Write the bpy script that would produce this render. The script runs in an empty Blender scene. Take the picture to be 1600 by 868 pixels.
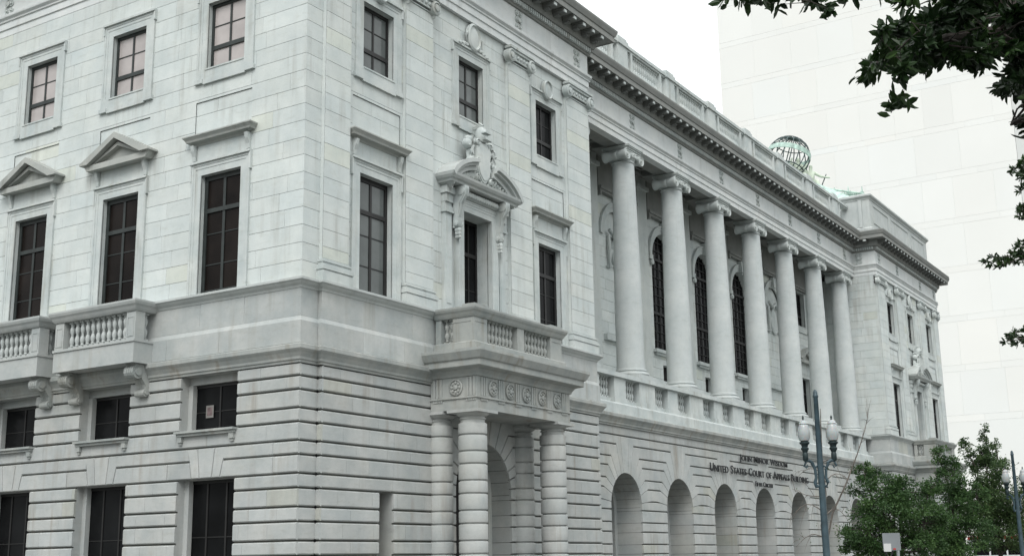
import bpy, math, random
from math import sin, cos, pi, radians, sqrt, atan2
from mathutils import Vector, Matrix
random.seed(7)
sc = bpy.context.scene
COL = sc.collection

# ---------------------------------------------------------------- camera
cam_d = bpy.data.cameras.new("camera"); cam = bpy.data.objects.new("camera", cam_d); COL.objects.link(cam)
sc.camera = cam
F, YAW, PITCH, ROLL = 1935.84, -.56240, .22520, .01640
fwd = Vector((sin(YAW)*cos(PITCH), cos(YAW)*cos(PITCH), sin(PITCH)))
r0 = Vector((cos(YAW), -sin(YAW), 0)); d0 = fwd.cross(r0)
right = cos(ROLL)*r0 + sin(ROLL)*d0; down = -sin(ROLL)*r0 + cos(ROLL)*d0
cam.matrix_world = Matrix(((right.x, -down.x, -fwd.x, 24.1615), (right.y, -down.y, -fwd.y, -26.7216), (right.z, -down.z, -fwd.z, 1.6), (0, 0, 0, 1)))
cam_d.sensor_width = 36; cam_d.lens = F/1600*36; cam_d.shift_y = 1.19/1600
cam_d.clip_start = .1; cam_d.clip_end = 3000

# ---------------------------------------------------------------- sky, sun, exposure
w = bpy.data.worlds.new("World"); sc.world = w; w.use_nodes = True
nt = w.node_tree; nt.nodes.clear()
SUN_DIR = Vector((.30, -.62, .72)).normalized()
SUN_EL = math.asin(SUN_DIR.z); SUN_AZ = atan2(SUN_DIR.x, SUN_DIR.y)
sky = nt.nodes.new("ShaderNodeTexSky"); sky.sky_type = 'NISHITA'; sky.sun_disc = False
sky.sun_elevation = SUN_EL; sky.sun_rotation = SUN_AZ; sky.air_density = 1.0; sky.dust_density = 6.0; sky.ozone_density = 1.0
hs = nt.nodes.new("ShaderNodeHueSaturation"); hs.inputs['Saturation'].default_value = .10
mx = nt.nodes.new("ShaderNodeMix"); mx.data_type = 'RGBA'; mx.inputs[0].default_value = .72
mx.inputs[7].default_value = (12.6, 13.1, 13.2, 1)      # the even cloud layer
bg = nt.nodes.new("ShaderNodeBackground"); bg.inputs[1].default_value = .115
wo = nt.nodes.new("ShaderNodeOutputWorld")
nt.links.new(sky.outputs[0], hs.inputs['Color']); nt.links.new(hs.outputs[0], mx.inputs[6])
tcw = nt.nodes.new("ShaderNodeTexCoord"); sp = nt.nodes.new("ShaderNodeSeparateXYZ"); nt.links.new(tcw.outputs['Generated'], sp.inputs[0])
mr = nt.nodes.new("ShaderNodeMapRange"); mr.inputs[1].default_value = 0; mr.inputs[2].default_value = 1; mr.inputs[3].default_value = .50; mr.inputs[4].default_value = 1.7
nt.links.new(sp.outputs[2], mr.inputs[0])
m9 = nt.nodes.new("ShaderNodeMix"); m9.data_type = 'RGBA'; m9.blend_type = 'MULTIPLY'; m9.inputs[0].default_value = 1.
nt.links.new(mx.outputs[2], m9.inputs[6]); nt.links.new(mr.outputs[0], m9.inputs[7])
nt.links.new(m9.outputs[2], bg.inputs[0]); nt.links.new(bg.outputs[0], wo.inputs[0])
sd = bpy.data.lights.new("sun", 'SUN'); sd.energy = 1.15; sd.angle = radians(25); sd.color = (1, .97, .93)
so = bpy.data.objects.new("sun", sd); COL.objects.link(so); so.rotation_euler = SUN_DIR.to_track_quat('Z', 'Y').to_euler(); so.location = (0, -40, 60)
sc.view_settings.view_transform = 'Standard'; sc.view_settings.look = 'None'
sc.view_settings.exposure = 0.16; sc.view_settings.gamma = 1.0
sc.render.engine = 'CYCLES'
try: sc.view_settings.use_curve_mapping = False
except Exception: pass
sc.cycles.max_bounces = 5; sc.cycles.diffuse_bounces = 2; sc.cycles.glossy_bounces = 3; sc.cycles.transparent_max_bounces = 4

# ---------------------------------------------------------------- materials
def newmat(name):
    m = bpy.data.materials.new(name); m.use_nodes = True
    n = m.node_tree.nodes; return m, n, m.node_tree.links, n['Principled BSDF']
def stone_mat(name, base, rough=.75, mottle=.10, streak=.22, warm=.10, grime=(.30, .30, .27), bump=.15, tint=True):
    m, n, l, b = newmat(name)
    tc = n.new("ShaderNodeTexCoord")
    def noise(scale, vec=None, detail=4, rough_=.55):
        x = n.new("ShaderNodeTexNoise"); x.inputs['Scale'].default_value = scale; x.inputs['Detail'].default_value = detail; x.inputs['Roughness'].default_value = rough_
        l.new(vec or tc.outputs['Object'], x.inputs['Vector']); return x
    def ramp(src, a, b_, ca=0., cb=1.):
        x = n.new("ShaderNodeMapRange"); x.inputs[1].default_value = a; x.inputs[2].default_value = b_; x.inputs[3].default_value = ca; x.inputs[4].default_value = cb
        l.new(src, x.inputs[0]); return x.outputs[0]
    def mix(fac, a, b_, mode='MIX'):
        x = n.new("ShaderNodeMix"); x.data_type = 'RGBA'; x.blend_type = mode
        for s, i in ((fac, 0), (a, 6), (b_, 7)):
            if isinstance(s, (int, float)): x.inputs[i].default_value = s
            elif isinstance(s, tuple): x.inputs[i].default_value = (*s, 1)
            else: l.new(s, x.inputs[i])
        return x.outputs[2]
    col = base
    if tint:
        at = n.new("ShaderNodeAttribute"); at.attribute_name = "tint"
        col = mix(1., base, at.outputs['Color'], 'MULTIPLY')
    n1 = noise(.9, detail=6, rough_=.65)
    col = mix(ramp(n1.outputs[0], .3, .75, 0, 1), col, mix(1., col, (1-mottle*1.3, 1-mottle*1.1, 1-mottle), 'MULTIPLY'))
    mp = n.new("ShaderNodeMapping"); mp.inputs['Scale'].default_value = (1.6, 1.6, 5.); mp.inputs['Rotation'].default_value = (.5, .3, 0)
    l.new(tc.outputs['Object'], mp.inputs[0])
    nv = noise(1.3, mp.outputs[0], 8, .7)      # veining of the marble
    nq = noise(11., mp.outputs[0], 8, .75); col = mix(ramp(nq.outputs[0], .40, .66, 0, .75), col, mix(1., col, (.88, .885, .88), 'MULTIPLY'))
    col = mix(ramp(nv.outputs[0], .54, .70, 0, .75), col, mix(1., col, (.88, .87, .84), 'MULTIPLY'))
    nw = noise(.35, detail=2)
    col = mix(ramp(nw.outputs[0], .52, .72, 0, warm*2), col, mix(1., col, (1.0, .96, .86), 'MULTIPLY'))
    mp2 = n.new("ShaderNodeMapping"); mp2.inputs['Scale'].default_value = (3.2, 3.2, .22); l.new(tc.outputs['Object'], mp2.inputs[0])
    ns = noise(1., mp2.outputs[0], 5, .6); nb = noise(.5, detail=3)
    s1 = ramp(ns.outputs[0], .5, .74); s2 = ramp(nb.outputs[0], .42, .7)
    ml = n.new("ShaderNodeMath"); ml.operation = 'MULTIPLY'; l.new(s1, ml.inputs[0]); l.new(s2, ml.inputs[1])
    m2 = n.new("ShaderNodeMath"); m2.operation = 'MULTIPLY'; m2.inputs[1].default_value = streak*2; l.new(ml.outputs[0], m2.inputs[0])
    col = mix(m2.outputs[0], col, grime)
    # soot and lichen on upward ledges
    ge = n.new("ShaderNodeNewGeometry"); sx = n.new("ShaderNodeSeparateXYZ"); l.new(ge.outputs['True Normal'], sx.inputs[0])
    ng = noise(2.2, detail=5)
    up = ramp(sx.outputs[2], .45, .95); gm = ramp(ng.outputs[0], .35, .65)
    m3 = n.new("ShaderNodeMath"); m3.operation = 'MULTIPLY'; l.new(up, m3.inputs[0]); l.new(gm, m3.inputs[1])
    m4 = n.new("ShaderNodeMath"); m4.operation = 'MULTIPLY'; m4.inputs[1].default_value = .55; l.new(m3.outputs[0], m4.inputs[0])
    col = mix(m4.outputs[0], col, (.22, .22, .20))
    l.new(col, b.inputs['Base Color']); b.inputs['Roughness'].default_value = rough
    b.inputs['Specular IOR Level'].default_value = .25
    nf = noise(26., detail=5); bp = n.new("ShaderNodeBump"); bp.inputs['Strength'].default_value = bump; bp.inputs['Distance'].default_value = .012
    l.new(nf.outputs[0], bp.inputs['Height']); l.new(bp.outputs[0], b.inputs['Normal'])
    return m
def plain(name, col, rough=.6, metal=0., noise=.0, nscale=8., spec=.4):
    m, n, l, b = newmat(name)
    b.inputs['Roughness'].default_value = rough; b.inputs['Metallic'].default_value = metal; b.inputs['Specular IOR Level'].default_value = spec
    if noise:
        tc = n.new("ShaderNodeTexCoord"); x = n.new("ShaderNodeTexNoise"); x.inputs['Scale'].default_value = nscale; x.inputs['Detail'].default_value = 5
        l.new(tc.outputs['Object'], x.inputs['Vector'])
        y = n.new("ShaderNodeMix"); y.data_type = 'RGBA'; y.inputs[6].default_value = (*[c*(1-noise) for c in col], 1); y.inputs[7].default_value = (*[min(1, c*(1+noise)) for c in col], 1)
        z = n.new("ShaderNodeMapRange"); z.inputs[1].default_value = .3; z.inputs[2].default_value = .7
        l.new(x.outputs[0], z.inputs[0]); l.new(z.outputs[0], y.inputs[0]); l.new(y.outputs[2], b.inputs['Base Color'])
    else: b.inputs['Base Color'].default_value = (*col, 1)
    return m
M = {}
M['marble'] = stone_mat("white_marble_ashlar", (.62, .655, .640), streak=.42, mottle=.17)
M['carved'] = stone_mat("carved_marble", (.585, .615, .60), streak=.60, mottle=.26, tint=False)
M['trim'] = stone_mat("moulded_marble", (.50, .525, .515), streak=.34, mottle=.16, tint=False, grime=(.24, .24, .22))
M['soot'] = stone_mat("sooty_cornice_marble", (.28, .283, .27), streak=.36, mottle=.2, tint=False, grime=(.16, .16, .15))  # shade under the cornice and loggia ceiling put into the colour
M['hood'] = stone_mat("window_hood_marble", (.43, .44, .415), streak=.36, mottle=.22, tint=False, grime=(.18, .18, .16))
M['friezestone'] = stone_mat("pale_frieze_marble", (.69, .71, .705), streak=.30, mottle=.16, tint=False, grime=(.34, .34, .32))
M['soot2'] = stone_mat("blackened_marble", (.20, .20, .19), streak=.3, mottle=.25, tint=False, grime=(.10, .10, .09))  # grime plus the shade on the modillion sides, both in the colour
M['base'] = stone_mat("grey_rusticated_marble", (.455, .465, .452), streak=.48, mottle=.24, warm=.16, grime=(.24, .21, .17))  # greyer, dirtier stone; less sky at street level is also in the tone
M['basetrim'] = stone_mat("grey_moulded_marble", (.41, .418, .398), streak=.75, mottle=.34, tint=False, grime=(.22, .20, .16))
M['dado'] = stone_mat("weathered_dado_marble", (.475, .488, .475), streak=.55, mottle=.26)
M['column'] = stone_mat("column_marble", (.55, .58, .575), streak=.34, mottle=.18, tint=False)
M['tower'] = None
M['frame'] = plain("dark_window_metal", (.012, .0118, .0115), .5, noise=.3, nscale=3)
M['framegreen'] = plain("window_metal_grey", (.022, .028, .027), .5, noise=.3, nscale=3)
M['glass'] = plain("dark_window_glass", (.0075, .008, .0085), .2, noise=.5, nscale=.7, spec=.07)
M['glassb'] = plain("window_glass_over_brown_curtain", (.010, .0075, .0065), .25, noise=.55, nscale=.9, spec=.08)  # brown reflections in the glass put into its colour
M['blind'] = plain("window_glass_over_pale_blind", (.40, .365, .355), .18, noise=.14, nscale=1.2, spec=.5)
M['blindgrey'] = plain("window_glass_over_grey_blind", (.10, .112, .11), .15, noise=.2, nscale=1.2, spec=.5)
M['dark'] = plain("dark_interior", (.012, .011, .011), .9)
M['letter'] = plain("blackened_bronze_letters", (.018, .020, .022), .5, .3)
M['copper'] = plain("green_copper", (.36, .48, .43), .7, .0, .4, 2.5)
M['copperpale'] = plain("pale_green_copper", (.50, .56, .47), .75, .0, .22, 1.6)
M['copperdark'] = plain("blackened_copper", (.06, .085, .085), .6, .2, .4, 3)
M['lampgreen'] = plain("blue_green_lamp_paint", (.040, .068, .082), .45, .1, .25, 5)
M['lampblack'] = plain("black_green_lamp_iron", (.018, .032, .034), .45, .2, .2, 6)
M['signback'] = plain("bare_aluminium_sign", (.24, .26, .27), .42, .5, .08, 3)
M['signwhite'] = plain("white_enamel_panel", (.5, .51, .5), .5)
M['signpole'] = plain("galvanised_steel", (.34, .37, .37), .5, .6, .15, 9)
M['blackmetal'] = plain("black_painted_steel", (.015, .015, .016), .5)
M['red'] = plain("red_paint", (.42, .035, .03), .4)
M['white'] = plain("white_vehicle_paint", (.68, .70, .70), .3)
M['tyre'] = plain("black_rubber", (.02, .02, .02), .8)
M['asphalt'] = plain("asphalt", (.05, .05, .052), .9, 0, .25, 3)
M['concrete'] = plain("concrete_paving", (.20, .195, .185), .85, 0, .15, 2)
M['ground'] = plain("distant_ground", (.07, .075, .06), .95, 0, .3, .05)
M['paint'] = plain("white_road_paint", (.7, .7, .68), .7, 0, .1, 6)
M['bark'] = plain("grey_brown_bark", (.06, .052, .045), .9, 0, .35, 9)
M['barkpale'] = plain("mottled_pale_bark", (.13, .115, .10), .85, 0, .45, 6)
m, n, l, b = newmat("white_glass_lamp_globe"); b.inputs['Base Color'].default_value = (.34, .365, .365, 1); b.inputs['Roughness'].default_value = .22
b.inputs['Subsurface Weight'].default_value = .3; M['globe'] = m
def leaf_mat(name, a, b_, c, trans=.3, rough=.5, spec=.3):
    m, n, l, b = newmat(name)
    at = n.new("ShaderNodeAttribute"); at.attribute_name = "tint"
    cr = n.new("ShaderNodeValToRGB"); cr.color_ramp.elements[0].color = (*a, 1); cr.color_ramp.elements[1].color = (*c, 1)
    e = cr.color_ramp.elements.new(.5); e.color = (*b_, 1)
    l.new(at.outputs['Fac'], cr.inputs[0]); l.new(cr.outputs[0], b.inputs['Base Color'])
    b.inputs['Roughness'].default_value = rough; b.inputs['Specular IOR Level'].default_value = spec
    if trans:
        t = n.new("ShaderNodeBsdfTranslucent"); l.new(cr.outputs[0], t.inputs[0]); ms = n.new("ShaderNodeMixShader"); ms.inputs[0].default_value = trans
        l.new(b.outputs[0], ms.inputs[1]); l.new(t.outputs[0], ms.inputs[2]); l.new(ms.outputs[0], n['Material Output'].inputs[0])
    return m
M['leaf'] = leaf_mat("street_tree_leaves", (.020, .048, .017), (.050, .104, .032), (.105, .185, .055))
M['leafyel'] = leaf_mat("feathery_tree_leaves", (.024, .052, .020), (.062, .112, .038), (.14, .18, .075))
M['leafnear'] = leaf_mat("glossy_dark_leaves", (.010, .025, .008), (.020, .046, .013), (.052, .100, .028), .18, .42, .3)  # backlit darkness put into the leaf colour

# tower cladding: pale marble panels with paired floor joints
def tower_mat():
    m, n, l, b = newmat("pale_tower_cladding")
    tc = n.new("ShaderNodeTexCoord")
    x = n.new("ShaderNodeTexNoise"); x.inputs['Scale'].default_value = .12; x.inputs['Detail'].default_value = 4; l.new(tc.outputs['Object'], x.inputs['Vector'])
    at = n.new("ShaderNodeAttribute"); at.attribute_name = "tint"
    y = n.new("ShaderNodeMix"); y.data_type = 'RGBA'; y.blend_type = 'MULTIPLY'; y.inputs[0].default_value = 1; y.inputs[6].default_value = (.76, .768, .748, 1)
    l.new(at.outputs['Color'], y.inputs[7])
    z = n.new("ShaderNodeMapRange"); z.inputs[1].default_value = .35; z.inputs[2].default_value = .7; z.inputs[3].default_value = 0; z.inputs[4].default_value = .35
    l.new(x.outputs[0], z.inputs[0])
    k = n.new("ShaderNodeMix"); k.data_type = 'RGBA'; l.new(z.outputs[0], k.inputs[0]); l.new(y.outputs[2], k.inputs[6]); k.inputs[7].default_value = (.70, .705, .682, 1)
    l.new(k.outputs[2], b.inputs['Base Color']); b.inputs['Roughness'].default_value = .7
    return m
M['tower'] = tower_mat()

# ---------------------------------------------------------------- mesh helpers
S = 77.90       # length of the long front
YE = 17.74      # end of the near corner block
YF = S-YE
XA = -1.06      # face of the arcade
XL = -1.47      # face of the colonnade's entablature
XB = -4.0       # wall behind the columns
YC0, PIT = 22.427, 5.51   # first arch and the bay
def ident(x, y, z): return (x, y, z)
def mirror(x, y, z): return (x, S-y, z)
W1 = (1, 1, 1)
def rtint(s=.05, warm=.10):
    k = 1+random.gauss(0, s)
    if random.random() < warm*.6:
        return (k*1.0, k*.985, k*.925)
    a = random.gauss(0, .006)
    return (k*(1-a), k, k*(1+a*.8))
class MB:
    def __init__(s, T=ident): s.v = []; s.f = []; s.t = []; s.T = T; s.flip = T is mirror
    def add(s, pts, faces, t=W1):
        b = len(s.v); s.v += [s.T(*p) for p in pts]
        for f in faces:
            f = [b+i for i in f]
            if s.flip: f.reverse()
            s.f.append(f); s.t.append(t)
    def face(s, pts, t=W1): s.add(pts, [list(range(len(pts)))], t)
    def box(s, x0, x1, y0, y1, z0, z1, t=W1):
        p = [(x, y, z) for z in (z0, z1) for y in (y0, y1) for x in (x0, x1)]
        s.add(p, [(0, 2, 3, 1), (4, 5, 7, 6), (0, 1, 5, 4), (2, 6, 7, 3), (0, 4, 6, 2), (1, 3, 7, 5)], t)
    def fbox(s, f, u0, u1, z0, z1, o0, o1, t=W1):
        p = [f(u, z, o) for o in (o0, o1) for z in (z0, z1) for u in (u0, u1)]
        s.add(p, [(0, 2, 3, 1), (4, 5, 7, 6), (0, 1, 5, 4), (2, 6, 7, 3), (0, 4, 6, 2), (1, 3, 7, 5)], t)
    def prism(s, f, poly, o0, o1, t=W1):
        n = len(poly); p = [f(u, z, o1) for u, z in poly]+[f(u, z, o0) for u, z in poly]
        s.add(p, [list(range(n)), list(range(2*n-1, n-1, -1))]+[(i, n+i, n+(i+1) % n, (i+1) % n) for i in range(n)], t)
    def stone(s, f, poly, ins, d, o=0., t=W1):
        """A block: front polygon set in by ins[i] along edge i (i to i+1), chamfered back to the outline at depth d."""
        n = len(poly); L = []
        A = sum(poly[i][0]*poly[(i+1) % n][1]-poly[(i+1) % n][0]*poly[i][1] for i in range(n))
        sg = 1 if A > 0 else -1
        for i in range(n):
            (x0, y0), (x1, y1) = poly[i], poly[(i+1) % n]; dx, dy = x1-x0, y1-y0; q = sqrt(dx*dx+dy*dy) or 1e-9
            nx, ny = -dy/q*sg, dx/q*sg; L.append((x0+nx*ins[i], y0+ny*ins[i], dx/q, dy/q))
        fr = []
        for i in range(n):
            a, b = L[i-1], L[i]; cr = a[2]*b[3]-a[3]*b[2]
            if abs(cr) < .05: fr.append((b[0], b[1]))
            else:
                k = ((b[0]-a[0])*b[3]-(b[1]-a[1])*b[2])/cr; fr.append((a[0]+a[2]*k, a[1]+a[3]*k))
        if d > .04:
            md = [(a[0]*.44+b[0]*.56, a[1]*.44+b[1]*.56) for a, b in zip(fr, poly)]
            p = [f(u, z, o) for u, z in fr]+[f(u, z, o-d*.42) for u, z in md]+[f(u, z, o-d) for u, z in md]
            s.add(p, [list(range(n))]+[(k+i, k+n+i, k+n+(i+1) % n, k+(i+1) % n) for k in (0, n) for i in range(n)], t)
        else:
            p = [f(u, z, o) for u, z in fr]+[f(u, z, o-d) for u, z in poly]
            s.add(p, [list(range(n))]+[(i, n+i, n+(i+1) % n, (i+1) % n) for i in range(n)], t)
    def lathe(s, cx, cy, prof, n=24, a0=0., a1=2*pi, t=W1, cap=True):
        full = abs(a1-a0-2*pi) < 1e-6; m = n if full else n+1
        pts = [(cx+r*cos(a0+(a1-a0)*i/n), cy+r*sin(a0+(a1-a0)*i/n), z) for r, z in prof for i in range(m)]
        fs = []
        for j in range(len(prof)-1):
            for i in range(n):
                k = (i+1) % m; fs.append((j*m+i, j*m+k, (j+1)*m+k, (j+1)*m+i))
        if cap and full:
            fs.append(list(range(m-1, -1, -1))); fs.append([(len(prof)-1)*m+i for i in range(m)])
        s.add(pts, fs, t)
    def disc(s, c, ax, rads, n=20, t=W1, sq=(1, 1)):
        """Stepped round boss: rads = [(radius, offset along axis), ...]"""
        c = Vector(c); ax = Vector(ax).normalized(); u = ax.cross(Vector((0, 0, 1)))
        if u.length < .1: u = Vector((1, 0, 0))
        u.normalize(); v = ax.cross(u)
        pts = [tuple(c+ax*o+u*r*cos(2*pi*i/n)*sq[0]+v*r*sin(2*pi*i/n)*sq[1]) for r, o in rads for i in range(n)]
        fs = [(j*n+i, j*n+(i+1) % n, (j+1)*n+(i+1) % n, (j+1)*n+i) for j in range(len(rads)-1) for i in range(n)]
        fs.append([(len(rads)-1)*n+i for i in range(n)]); fs.append(list(range(n-1, -1, -1)))
        s.add(pts, fs, t)
    def tube(s, P, R, n=8, t=W1):
        P = [Vector(p) for p in P]; pts = []; up = Vector((.13, .21, 1)).normalized()
        for i, p in enumerate(P):
            d = (P[min(i+1, len(P)-1)]-P[max(i-1, 0)]).normalized(); a = d.cross(up)
            if a.length < .05: a = d.cross(Vector((1, 0, 0)))
            a.normalize(); b = d.cross(a)
            pts += [tuple(p+R[i]*(a*cos(2*pi*k/n)+b*sin(2*pi*k/n))) for k in range(n)]
        fs = [(j*n+i, j*n+(i+1) % n, (j+1)*n+(i+1) % n, (j+1)*n+i) for j in range(len(P)-1) for i in range(n)]
        fs += [list(range(n-1, -1, -1)), [(len(P)-1)*n+i for i in range(n)]]
        s.add(pts, fs, t)
    def mold(s, path, prof, t=W1, caps=True):
        """Sweep prof [(out, z)] along path [(x, y)]; outward is the right-hand side of travel; corners mitred."""
        n = len(path); off = []
        nr = []
        for i in range(n-1):
            dx, dy = path[i+1][0]-path[i][0], path[i+1][1]-path[i][1]; q = sqrt(dx*dx+dy*dy); nr.append((dy/q, -dx/q))
        for i in range(n):
            if i == 0: off.append(nr[0])
            elif i == n-1: off.append(nr[-1])
            else:
                a, b = nr[i-1], nr[i]; k = 1+a[0]*b[0]+a[1]*b[1]; off.append(((a[0]+b[0])/k, (a[1]+b[1])/k))
        m = len(prof)
        pts = [(path[i][0]+off[i][0]*o, path[i][1]+off[i][1]*o, z) for i in range(n) for o, z in prof]
        fs = [(i*m+j, (i+1)*m+j, (i+1)*m+j+1, i*m+j+1) for i in range(n-1) for j in range(m-1)]
        if caps: fs += [list(range(m)), [(n-1)*m+j for j in range(m-1, -1, -1)]]
        s.add(pts, fs, t)
    def build(s, name, mat, parent=None, smooth=False, label=None, angle=None):
        me = bpy.data.meshes.new(name); me.from_pydata(s.v, [], s.f); me.update()
        a = me.attributes.new("tint", 'FLOAT_VECTOR', 'FACE')
        a.data.foreach_set("vector", [c for t in s.t for c in t])
        if smooth:
            me.polygons.foreach_set("use_smooth", [True]*len(me.polygons))
            try: me.set_sharp_from_angle(angle=radians(angle or 38))
            except Exception: pass
        me.materials.append(M[mat] if isinstance(mat, str) else mat)
        o = bpy.data.objects.new(name, me); COL.objects.link(o)
        if parent: o.parent = parent
        if label: o['label'] = label
        return o
def tagg(o, label=None, cat=None, group=None, kind=None):
    if label: o['label'] = label
    if cat: o['category'] = cat
    if group: o['group'] = group
    if kind: o['kind'] = kind
    return o
def empty(name, loc, label, cat, group=None):
    o = bpy.data.objects.new(name, None); COL.objects.link(o); o.location = loc; o.empty_display_size = .5
    return tagg(o, label, cat, group)
def inst(src, parent, loc, rz=0.):
    o = src.copy(); COL.objects.link(o); o.parent = parent; o.location = loc; o.rotation_euler = (0, 0, rz)
    return o
def local_build(mb, name, mat, parent, origin, smooth=False, **k):
    """Move the vertices so the object's origin sits at origin (given in world space; the parent sits at its own place)."""
    ox, oy, oz = origin; mb.v = [(x-ox, y-oy, z-oz) for x, y, z in mb.v]
    o = mb.build(name, mat, parent, smooth, **k); o.location = origin
    return o

# ---------------------------------------------------------------- wall surfaces
def minus(rects, hole):
    h0, h1, g0, g1 = hole; out = []
    for a, b, c, d in rects:
        if h1 <= a+1e-6 or h0 >= b-1e-6 or g1 <= c+1e-6 or g0 >= d-1e-6: out.append((a, b, c, d)); continue
        if g0 > c: out.append((a, b, c, g0))
        if g1 < d: out.append((a, b, g1, d))
        c2, d2 = max(c, g0), min(d, g1)
        if h0 > a: out.append((a, h0, c2, d2))
        if h1 < b: out.append((h1, b, c2, d2))
    return out
def ashlar(mb, f, u0, u1, zs, holes=(), bl=1.5, gap=.0075, gz=None, d=.022, o=0., back=True, seed=0, endgap=0., sd=.045, warm=.09):
    """Courses of separate blocks; holes [(u0,u1,z0,z1)]."""
    rnd = random.Random(seed*131+int((u0+50)*10)); gz = gap if gz is None else gz
    for ci in range(len(zs)-1):
        z0, z1 = zs[ci], zs[ci+1]; u = u0; first = True
        cuts = [u0]
        u = u0+bl*rnd.uniform(.45, 1.) if ci % 2 else u0+bl*rnd.uniform(.9, 1.25)
        while u < u1-.35*bl: cuts.append(u); u += bl*rnd.uniform(.75, 1.25)
        cuts.append(u1)
        for a, b in zip(cuts, cuts[1:]):
            t = rtint(sd*.55, warm)
            for q in [r for h in [None] for r in _cut((a, b, z0, z1), holes)]:
                qa, qb, qc, qd = q
                i0 = gz if abs(qc-z0) < 1e-5 else 0.; i2 = gz if abs(qd-z1) < 1e-5 else 0.
                i3 = (gap if a != u0 else endgap) if abs(qa-a) < 1e-5 else 0.
                i1 = (gap if b != u1 else endgap) if abs(qb-b) < 1e-5 else 0.
                mb.stone(f, [(qa, qc), (qb, qc), (qb, qd), (qa, qd)], [i0, i1, i2, i3], d, o, t)
    if back:
        for a, b, c, dd in _cut((u0, u1, zs[0], zs[-1]), holes):
            mb.face([f(a, c, o-d), f(b, c, o-d), f(b, dd, o-d), f(a, dd, o-d)], (.22, .22, .20) if d > .04 else (.42, .42, .40))
def _cut(r, holes):
    rs = [r]
    for h in holes: rs = minus(rs, h)
    return rs
def reveal(mb, f, u0, u1, z0, z1, o0, o1, t=(.9, .9, .9)):
    for a, b in (((u0, z0), (u0, z1)), ((u0, z1), (u1, z1)), ((u1, z1), (u1, z0)), ((u1, z0), (u0, z0))):
        mb.face([f(*a, o0), f(*b, o0), f(*b, o1), f(*a, o1)], t)
UP = [10.42+.545*k for k in range(-1, 21)]; UP = [9.9]+UP[1:-1]+[21.25]
LOWZ = [0, .43, .96, 1.37, 1.90, 2.31, 2.84, 3.25, 3.78, 4.19, 4.72, 5.12, 5.65, 6.05, 6.58, 6.98, 7.36]
def FLf(u, z, o): return (u, -o, z)
def FRf(u, z, o): return (o, u, z)

# ---------------------------------------------------------------- the courthouse
B = empty("courthouse", (0, 0, 0), "long white marble courthouse with a row of tall columns over a rusticated ground storey", "courthouse")

def jambs(mb, f, yc, R_, zs0, o0, o1, spring, mx_=75):
    for a in (-1, 1):
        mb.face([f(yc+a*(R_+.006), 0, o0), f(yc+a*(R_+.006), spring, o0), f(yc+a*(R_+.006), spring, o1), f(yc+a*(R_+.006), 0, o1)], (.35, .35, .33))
        zz_ = [z for z in LOWZ if z < spring-.1]+[spring]
        for z0, z1 in zip(zz_, zz_[1:]): mb.face([f(yc+a*R_, z0+.008, o0), f(yc+a*R_, z1-.008, o0), f(yc+a*R_, z1-.008, o1), f(yc+a*R_, z0+.008, o1)], rtint(.03, .1))
        th = [0, 15, 30, 45, 60, 75, 90]
        for t0, t1 in zip(th, th[1:]):
            for k_ in range(3):
                u0_, u1_ = t0+(t1-t0)*k_/3+(.35 if k_ == 0 else 0), t0+(t1-t0)*(k_+1)/3-(.35 if k_ == 2 else 0)
                P_ = [(yc+a*R_*cos(radians(t)), spring+R_*sin(radians(t))) for t in (u0_, u1_)]
                mb.face([f(*P_[0], o0), f(*P_[1], o0), f(*P_[1], o1), f(*P_[0], o1)], (.96, .96, .95))
            P_ = [(yc+a*(R_+.006)*cos(radians(t)), spring+(R_+.006)*sin(radians(t))) for t in (t0-1, t0+1)]
            mb.face([f(*P_[0], o0), f(*P_[1], o0), f(*P_[1], o1), f(*P_[0], o1)], (.35, .35, .33))

# ---- windows: a part holding the dark sash frame, with its panes and its stone surround as sub-parts
def sash(f, uc, hw, z0, z1, o, bars_u=(0.,), bars_z=(), meet=None, pane='glass', frame='frame', T=ident, fw=.072, name="window"):
    w = MB(T)
    for a, b, c, d in ((uc-hw, uc-hw+fw*1.4, z0, z1), (uc+hw-fw*1.4, uc+hw, z0, z1), (uc-hw+fw*1.4, uc+hw-fw*1.4, z0, z0+fw*1.3), (uc-hw+fw*1.4, uc+hw-fw*1.4, z1-fw*1.6, z1)):
        w.fbox(f, a, b, c, d, o-.06, o)
    for u in bars_u: w.fbox(f, uc+u-fw*.55, uc+u+fw*.55, z0+fw*1.3, z1-fw*1.6, o-.055, o-.012)
    for z in bars_z: w.fbox(f, uc-hw+fw*1.4, uc+hw-fw*1.4, z-.015, z+.015, o-.05, o-.02)
    for z in (meet or ()): w.fbox(f, uc-hw+fw*1.4, uc+hw-fw*1.4, z-.07, z+.07, o-.057, o+.01)
    ob = w.build(name, frame, B)
    p = MB(T); p.face([f(uc-hw, z0, o-.04), f(uc+hw, z0, o-.04), f(uc+hw, z1, o-.04), f(uc-hw, z1, o-.04)])
    p.build("pane", pane, ob)
    return ob
def frame_molding(s, f, u0, u1, z0, z1, wid, o, ear=.0, prj=.07, bottom=True):
    """A stepped architrave round an opening."""
    def ring(a, b, o0, o1):
        s.fbox(f, u0-b, u0-a, z0, z1+a, o0, o1); s.fbox(f, u1+a, u1+b, z0, z1+a, o0, o1); s.fbox(f, u0-b, u1+b, z1+a, z1+b, o0, o1)
        if bottom: s.fbox(f, u0-b, u1+b, z0-b, z0, o0, o1)
    ring(0, wid*.55, o-.02, o+prj*.55); ring(wid*.55, wid*.8, o-.02, o+prj*.75); ring(wid*.8, wid, o-.02, o+prj)
    if ear:
        s.fbox(f, u0-wid-ear, u0-wid, z1-.18, z1+wid, o-.02, o+prj); s.fbox(f, u1+wid, u1+wid+ear, z1-.18, z1+wid, o-.02, o+prj)

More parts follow.
